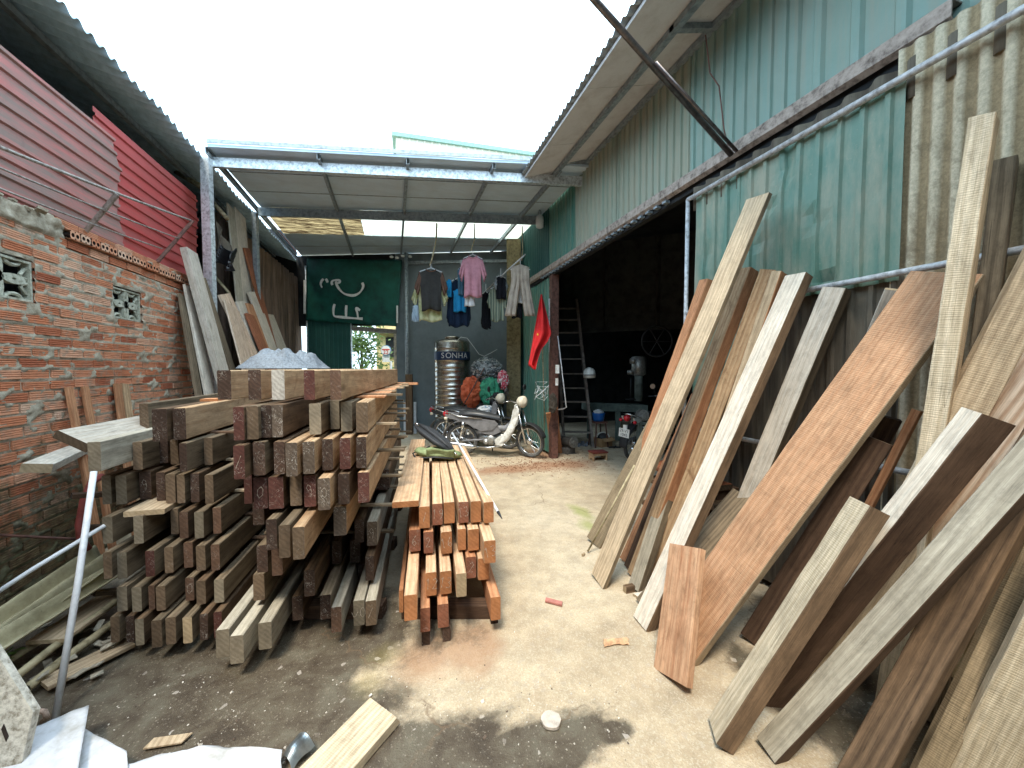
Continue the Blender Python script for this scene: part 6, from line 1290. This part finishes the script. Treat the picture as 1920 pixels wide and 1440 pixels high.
for k in range(10): r_ = .028 if k % 2 == 0 else .011; a = math.pi/2+k*math.pi/5; st.append((r_*.7*math.cos(a), r_*math.sin(a)))
mb.prism(st, c, _r, Z_, -_f*.002); mb.build('star', plain('flag_yellow', (.75, .50, .05), .7), fl)
mb = MB(); mb.tube([Pd(1014, 556, 6.32), Pz(1023, 846, .02)], .010, 8); mb.build('flag_pole', M['bamboo'], fl, smooth=True)
pipe('steel_pole', [Pd(1030, 560, 6.45), Pz(1023, 850, .02)+Vector((.1, .05, 0))], .012, M['pipe'], 'thin steel pole standing beside the flag pole', 'pole')
c = Pd(1012, 412, 6.7); lp = thing('hanging_lamp', c, 'pale glass hanging lamp under the canopy beside the green wall', 'lamp')
mb = MB(); mb.lathe([(.02, .10), (.03, .08), (.065, .05), (.072, -.02), (.065, -.13), (.03, -.15), (.0, -.155)], c, n=20); mb.build('lamp_glass', plain('frosted_glass', (.62, .66, .66), .25, var=.05), lp, smooth=True)
mb = MB(); mb.lathe([(.028, .085), (.032, .12), (.02, .16), (.0, .165)], c, n=14); mb.tube([c+Z_*.16, c+Z_*.42], .006, 6); mb.build('lamp_cap', M['galv_dk'], lp)

# ================================================================== things in the workshop doorway
ld = thing('ladder', Pz(1085, 838), 'grey wooden ladder leaning inside the dark doorway', 'ladder'); LW = plain('grey_ladder_wood', (.20, .17, .15), .85, var=.3, scale=14, bump=.4)
La, Lb = Pz(1058, 836, .02), Pd(1040, 560, 8.2); Ra, Rb_ = Pz(1112, 838, .02), Pd(1081, 560, 8.2)
for A_, B_2 in ((La, Lb), (Ra, Rb_)): mb = MB(); t_ = B_2-A_; mb.obox(A_-_r*.02, t_, _r*.05, Vector((_f.x, _f.y, 0))*.12); mb.build('rail', LW, ld)
tY = [(812, .0)]; 
for yy in (812, 783, 755, 729, 702, 674, 648, 624, 600, 578):
    k = (838-yy)/(838-560.); k = k*(7.55/8.2)/(1-k*(1-7.55/8.2)) if k < 1 else k; mb = MB(); a = La.lerp(Lb, k); b = Ra.lerp(Rb_, k); mb.obox(a+Vector((0, 0, -.012)), b-a, Vector((_f.x, _f.y, 0))*.11, Z_*.026); mb.build('rung', LW, ld)
wb = thing('workbench', Pd(1160, 690, 8.3), 'long dim green workbench behind the ladder in the workshop', 'workbench'); wb.location.z = 0; ORG[wb] = Vector(wb.location)
a = Pd(1100, 757, 8.4); b = Pd(1215, 760, 7.9); GB = plain('green_grey_bench', (.10, .135, .12), .7, var=.3, scale=6)
mb = MB(); mb.obox(a-Z_*.15, b-a, _f*.6*Vector((1, 1, 0)).length/1.414, Z_*.15); mb.build('bench_top', GB, wb)
for k in (0.02, .5, .93): mb = MB(); q = a.lerp(b, k); mb.obox((q.x, q.y, 0), _r*.09, _f*.09, Z_*(q.z-.16)); mb.build('leg', GB, wb)
mc = thing('drill_press', Pd(1195, 690, 8.3), 'grey-green drill press head standing on the workbench', 'machine'); q = Pd(1197, 752, 8.3)
MG = plain('machine_green_grey', (.17, .20, .18), .55, var=.3, scale=10)
mb = MB(); mb.tube([q, q+Z_*.85], .085, 16); mb.build('column', MG, mc, smooth=True)
mb = MB(); mb.tube([q+Z_*.55, q+Z_*.58, q+Z_*.95, q+Z_*.97], [.10, .15, .155, .1], 18); mb.tube([q+Z_*.62-_r*.1, q+Z_*.62-_r*.24], [.07, .045], 14); mb.tube([q+Z_*.86-_r*.05-_f*.05, q+Z_*.86-_r*.2-_f*.05], [.06, .06], 14); mb.build('motor_head', ALU, mc, smooth=True)
mb = MB(); mb.tube([q-_r*.17+Z_*.5, q-_r*.17+Z_*.05], .018, 8); mb.lathe([(.02, .0), (.11, .01), (.11, .03), (.02, .04)], q-_r*.17+Z_*.02, n=18); mb.build('spindle', BLK, mc, smooth=True)
q = Pd(1232, 640, 7.6); mb = MB(); mb.tube([q+(_r*math.cos(a)+Z_*math.sin(a))*.30 for a in [2*math.pi*k/28 for k in range(28)]], .02, 8, closed=True)
for k in range(6): a = k*math.pi/3; mb.tube([q, q+(_r*math.cos(a)+Z_*math.sin(a))*.3], .012, 6)
tag(mb.build('band_wheel', BLK), 'large dim spoked machine wheel hanging inside the doorway near the sliding door', 'wheel')
q = Pd(1105, 700, 7.35); hm = thing('white_helmet', q, 'white helmet hanging on the right rail of the ladder', 'helmet')
mb = MB(); mb.lathe([(.05, -.09), (.11, -.085), (.118, -.02), (.105, .05), (.07, .095), (.0, .115)], q, n=24); mb.build('shell', WPL, hm, smooth=True)
mb = MB(); mb.lathe([(.121, -.04), (.122, -.03), (.119, -.02)], q, n=24); mb.build('band', GPL, hm)
st_ = Pz(1124, 826); tb = thing('blue_tub', (st_.x, st_.y, Pd(1122, 789, 7.6).z), 'blue plastic tub with a white cloth in it, on a wooden stool', 'tub'); q = Pd(1122, 789, 7.6)
mb = MB(); n = 24; mb.grid(lambda u, v: q+Vector(((.10+.025*v)*math.cos(2*math.pi*u), (.10+.025*v)*math.sin(2*math.pi*u), .16*v)), n, 4, closeu=False); mb.prism([(.1*math.cos(2*math.pi*k/n), .1*math.sin(2*math.pi*k/n)) for k in range(n)], q, (1, 0, 0), (0, 1, 0), (0, 0, .006)); mb.build('tub_body', plain('blue_plastic', (.01, .10, .36), .4, var=.1), tb, smooth=True, thick=.004)
crumple('white_rag', q+Z_*.175, .095, .09, .05, F['white'], 'white rag heaped in the blue tub', 'rag', 21, .3)
so_ = thing('wooden_stool', (q.x, q.y, 0), 'dark wooden stool carrying the blue tub', 'stool')
mb = MB(); mb.box((q.x, q.y, q.z-.02), (.26, .26, .035)); mb.build('stool_top', M['rustpaint'], so_)
for sx_ in (-1, 1):
    for sy_ in (-1, 1): mb = MB(); mb.tube([(q.x+sx_*.10, q.y+sy_*.10, q.z-.035), (q.x+sx_*.14, q.y+sy_*.14, 0)], .016, 6); mb.build('leg', M['rustpaint'], so_)
CB = plain('brown_cardboard', (.36, .22, .11), .9, var=.15, scale=6)
q = Pz(1136, 838); bx = thing('cardboard_box', q, 'open brown cardboard box on the workshop threshold, holding a dark helmet', 'box')
u_, v_ = (_r*.8+_f*.5)*.9, (-_r*.5+_f*.8)*.9; u_.z = v_.z = 0; o_ = q-u_*.15-v_*.02
mb = MB(); 
for a, e in ((o_, u_*.34), (o_+v_*.3, u_*.34)): mb.obox(a, e, v_*.006, Z_*.17)
for a in (o_, o_+u_*.334): mb.obox(a, u_*.006, v_*.3, Z_*.17)
mb.obox(o_, u_*.34, v_*.3, Z_*.01); mb.build('box_walls', CB, bx)
mb = MB(); mb.obox(o_+Z_*.17, u_*.34, -v_*.09-Z_*.05, Z_*.006); mb.obox(o_+Z_*.17+u_*.34, u_*.09-Z_*.04, v_*.3, Z_*.006); mb.build('flaps', CB, bx)
q2 = o_+u_*.17+v_*.15+Z_*.16; hm2 = thing('dark_helmet', q2, 'black helmet with a white rim sitting in the cardboard box', 'helmet')
mb = MB(); mb.lathe([(.05, -.06), (.11, -.03), (.115, .02), (.09, .08), (.0, .105)], q2, n=24); mb.build('shell', BLK, hm2, smooth=True)
mb = MB(); mb.tube([q2+_r*.12*math.cos(a)+Z_*(.02+.10*math.sin(a))-_f*.05 for a in [math.pi*k/10 for k in range(11)]], .012, 8); mb.build('white_rim', WPL, hm2, smooth=True)
# low red-topped stool
q = Pz(1126, 864); lo_ = thing('low_stool', q, 'tiny low stool with a dark red top standing on the sand by the doorway', 'stool')
u_ = (_r*.95+_f*.25); v_ = (-_r*.25+_f*.95); u_.z = v_.z = 0; u_.normalize(); v_.normalize(); o_ = q-u_*.13
mb = MB(); mb.obox(o_+Z_*.125-u_*.012-v_*.012, u_*.28, v_*.20, Z_*.022); mb.build('stool_top', plain('dark_red_board', (.20, .045, .035), .6, var=.2), lo_)
for k in (0, 1): mb = MB(); mb.prism([(0, 0), (.05, 0), (.09, .05), (.13, 0), (.18, 0), (.18, .124), (0, .124)], o_+u_*(.0 if k == 0 else .236), v_, Z_, u_*.02); mb.build('leg', WD['gold'], lo_)
mb = MB(); mb.obox(o_+u_*.021+Z_*.085, u_*.214, v_*.012, Z_*.038); mb.build('apron', WD['gold'], lo_)
# electric motor / bench grinder on a block
q = Pz(1071, 851); mb = MB(); u_ = (_r*.8+_f*.6); u_.z = 0; u_.normalize(); v_ = Vector((-u_.y, u_.x, 0)); mb.obox(q-u_*.1, u_*.2, v_*.16, Z_*.1); tag(mb.build('stone_block', plain('grey_block', (.14, .13, .12), .9)), 'dark grey block under the bench grinder', 'block')
q = q+Z_*.10+v_*.08; gr_ = thing('bench_grinder', q, 'dusty bench grinder with two wheels on a block beside the ladder', 'grinder')
mb = MB(); mb.tube([q+Z_*.11-v_*.10, q+Z_*.11+v_*.12], .085, 18); mb.box(q+Z_*.015, (.12, .12, .03)); mb.build('motor_body', plain('oily_grey_metal', (.13, .12, .11), .5, .4), gr_, smooth=False)
for s in (-.14, .16): mb = MB(); mb.tube([q+Z_*.12+v_*(s-.015), q+Z_*.12+v_*(s+.015)], .10, 22); mb.tube([q+Z_*.12+v_*(s-.03), q+Z_*.12+v_*(s+.03)], .03, 12); mb.build('grinding_wheel', ALU, gr_)
q = Pd(1205, 778, 6.35); g2 = thing('stand_grinder', (q.x, q.y, 0), 'grey grinder on a stand in front of the workshop motorcycle', 'grinder')
mb = MB(); mb.tube([q-_r*.01-_f*.08, q-_r*.01+_f*.08], .09, 20); mb.tube([q-_f*.1, q-_f*.07], .045, 14); mb.build('grinder_body', ALU, g2, smooth=False)
mb = MB(); mb.box((q.x-.06, q.y, q.z/2-.04), (.07, .07, q.z-.08)); mb.box((q.x, q.y, q.z-.13), (.22, .12, .05)); mb.build('stand', MG, g2)
for k, (a, b, lab) in enumerate((((1028, 775), (1038, 850), 'left red-orange offcut board standing by the door post'), ((1041, 765), (1050, 850), 'right red-orange offcut board standing by the door post'))):
    A_ = Pz(b[0], b[1]); B_2 = Pd(a[0], a[1], 6.55); t_ = (B_2-A_); plank('timber_board', A_, t_, _r, Vector((_f.x, _f.y, 0)), t_.length, .085, .03, [WD['orange'], EG['orange']], lab, 'board')
pipe('bent_rod', [Pd(1046, 630, 6.4), Pd(1062, 764, 6.3), Pd(1055, 767, 6.35), Pd(1046, 768, 6.4)], .009, M['pipe'], 'thin steel rod with a bent foot hanging in front of the ladder', 'rod')
crumple('dark_sack', Pd(1037, 756, 6.35), .07, .06, .16, plain('grimy_sack', (.06, .05, .04), .9), 'grimy dark sack hanging on the door post above the offcut boards', 'sack', 31, .3)
mb = MB(); q = Pd(1044, 700, 6.3); mb.obox(q-_r*.02, _r*.06, _f*.04, Z_*.14); mb.obox(q-_r*.02-Z_*.2, _r*.045, _f*.04, Z_*.12); tag(mb.build('switch_boxes', WPL), 'two small white switch boxes on the door post', 'switch')
mb = MB(); rs = random.Random(5)
for k in range(5):
    c = Pd(1016, 732, 6.2); L = [c+Vector((rs.uniform(-.12, .12), rs.uniform(-.05, .05), rs.uniform(-.16, .16))) for _ in range(5)]; mb.tube(L, .003, 5)
tag(mb.build('wire_tangle', M['pvc']), 'tangle of thin white wire caught on the flag pole', 'wire')
mb = MB()
for k in range(10): c = Pz(rs.uniform(1084, 1104), rs.uniform(832, 838)); s = rs.uniform(.02, .06); mb.box((c.x, c.y, s/2), (s, s*.8, s), rz=rs.random()*3)
tag(mb.build('small_litter', plain('grey_blue_litter', (.2, .22, .26), .7)), kind='stuff')
q = Pz(1152, 840); mb = MB(); sheet_solid(mb, lambda u, v: q+_r*(u-.5)*.22+_f*Vector((1, 1, 0)).length*.0+Vector((_f.x, _f.y, 0))*(v-.5)*.08+Z_*(.012+.01*math.sin(u*3)), 10, 4, .015); mb.tube([q-_r*.02-_f*.035, q+_r*.03+Z_*.045, q-_r*.02+_f*.035], .008, 6); tag(mb.build('sandal', BLK), 'dark sandal lying in front of the cardboard box', 'sandal')

# ================================================================== things on the stacks
BG = plain('blue_grey_sheet', (.17, .20, .235), .8, var=.3, scale=50, bump=.4, c2=(.10, .12, .14))
for (x0, x1, yt, d, lab, sd) in ((452, 588, 655, 4.15, 'larger blue-grey tarpaulin mound on top of the middle stack', 1), (540, 612, 662, 4.4, 'smaller crinkled blue-grey tarpaulin mound, right of the larger one on the middle stack', 2)):
    c = Pd((x0+x1)/2, 690, d); c.z = 1.545; rx = (x1-x0)/2*d/FPX; rz = (690-yt)/FPX*d; mb = MB()
    def fn(u, v, c=c, rx=rx, rz=rz, sd=sd):
        a = 2*math.pi*u; r_ = v; h = (1-r_**1.7)*(1+.9*noise.noise(Vector((math.cos(a)*1.6*r_, math.sin(a)*1.6*r_, sd*5)))-.5*abs(noise.noise(Vector((math.cos(a)*3*r_, math.sin(a)*3*r_, sd*9)))))+.12*(1-abs(noise.noise(Vector((math.cos(a)*2.4*r_+sd, math.sin(a)*2.4*r_, sd))))*4)*r_*(1-r_)*2
        return c+_r*rx*r_*math.cos(a)+Vector((_f.x, _f.y, 0))*.32*r_*math.sin(a)+Z_*rz*max(0, h)
    mb.grid(fn, 40, 14); tag(mb.build('tarpaulin_mound', BG, thick=.006), lab, 'tarpaulin')
q = Pd(822, 856, 3.62); KH = plain('khaki_canvas', (.22, .27, .13), .8, var=.2, scale=20, bump=.4, c2=(.13, .16, .07)); kb = thing('khaki_bag', q, 'olive khaki canvas bag lying on the fresh orange stack', 'bag')
u_ = (_r*.97+_f*.1); u_.z = 0; v_ = Vector((-u_.y, u_.x, 0))
def bagf(u, v):
    a = 2*math.pi*u; w_ = math.sin(math.pi*min(1, max(0, v)))**.45; x = (v-.5)*.46; p_ = q+u_*x+v_*.13*w_*math.cos(a)+Z_*(.05*w_*math.sin(a)+.05-.05*(v-.2)); return p_+Z_*.015*noise.noise(Vector((u*5, v*6, 2)))
mb = MB(); mb.grid(bagf, 20, 20); mb.build('bag_body', KH, kb, smooth=True)
mb = MB(); sheet_solid(mb, lambda u, v: q+u_*(-.10+.26*u)-v_*(.135-.03*v)+Z_*(.095-.085*v+.01*math.sin(u*6)), 10, 5, .01); mb.build('flap', KH, kb, smooth=True)
mb = MB(); mb.tube([q-u_*.08+Z_*.1, q-u_*.24-v_*.02+Z_*.04, q-u_*.20-v_*.10+Z_*.01, q-u_*.02-v_*.15+Z_*.03, q+u_*.15-v_*.14+Z_*.01], .012, 6, flat=.4); mb.build('strap', BLK, kb, smooth=True)
um = thing('folded_umbrella', Pd(815, 820, 3.75), 'black folded umbrella bundle lying across the khaki bag', 'umbrella'); a, b = Pd(784, 797, 3.85), Pd(848, 846, 3.55)
mb = MB(); t_ = (b-a); s_ = t_.cross(Z_).normalized()
for k in range(5): o = s_*(.04*(k-2))+Z_*.012*((k*7) % 3); mb.tube([a+o*.6, a.lerp(b, .3)+o, a.lerp(b, .7)+o*.9, b+o*.3], [.008, .024, .026, .008], 8)
mb.build('cover', BLK, um, smooth=True)
mb = MB(); mb.tube([a-t_*.08, a], .012, 8); mb.tube([b, b+t_*.12], .009, 8); mb.build('shaft', CHR, um, smooth=True)
rd = thing('metal_rod', Pd(938, 966, 2.4), 'long thin white metal rod with a dark pointed tip lying on the orange stack', 'rod'); a, b = Pd(848, 812, 3.75), Pd(934, 960, 2.42)
mb = MB(); mb.tube([a, a.lerp(b, .5)+Z_*.003, b], .009, 10); mb.build('shaft', M['pvc'], rd, smooth=True)
mb = MB(); mb.tube([b, b+(b-a).normalized()*.03, b+(b-a).normalized()*.08], [.010, .008, .002], 10); mb.build('tip', BLK, rd, smooth=True)
q = onback(767, 690)-BN*(-.35); mb = MB(); q = Pz(767, 815); plank('wood_post', Vector((q.x, q.y, 0)), Z_, _r, Vector((_f.x, _f.y, 0)), Pd(767, 702, 8.8).z, .15, .1, [WD['brown'], EG['brown']], 'brown wooden post standing at the rear wall beside the round steel post', 'post')
for x, lab in ((757, 'narrow white strip standing left of the brown wooden post'), (776, 'narrow white strip standing right of the brown wooden post')): q = Pz(x, 813)+BN*.0; mb = MB(); mb.obox((q.x, q.y, 0), _r*.06, _f*.02, Z_*.75); tag(mb.build('white_strip', M['pvc']), lab, 'strip')
a = Pd(742, 717, 4.5); plank('spacer_slat', a, _r, _f, Vector((0, 0, -1)), .26, .05, .03, [WD['orange'], EG['orange']], 'orange slat poking out right at the far end of the middle stack', 'spacer slat', 'spacer slats in the middle stack')
# ================================================================== added building behind the camera, unseen, to block sky light
fb_ = thing('unseen_sky_blocker', (0, -2.6, 0), 'added unseen dark building blocking sky light from behind the viewer', 'building')
mb = MB(); mb.obox((-5, -2.5, 0), (8.2, 0, 0), (0, .2, 0), (0, 0, 4.4)); mb.build('wall', M['plaster'], fb_)
mb = MB(); mb.obox((-5, -2.5, 4.4), (8.2, 0, 0), (0, 1.1, -.25), (0, 0, .06)); mb.build('roof', M['galv_dk'], fb_)
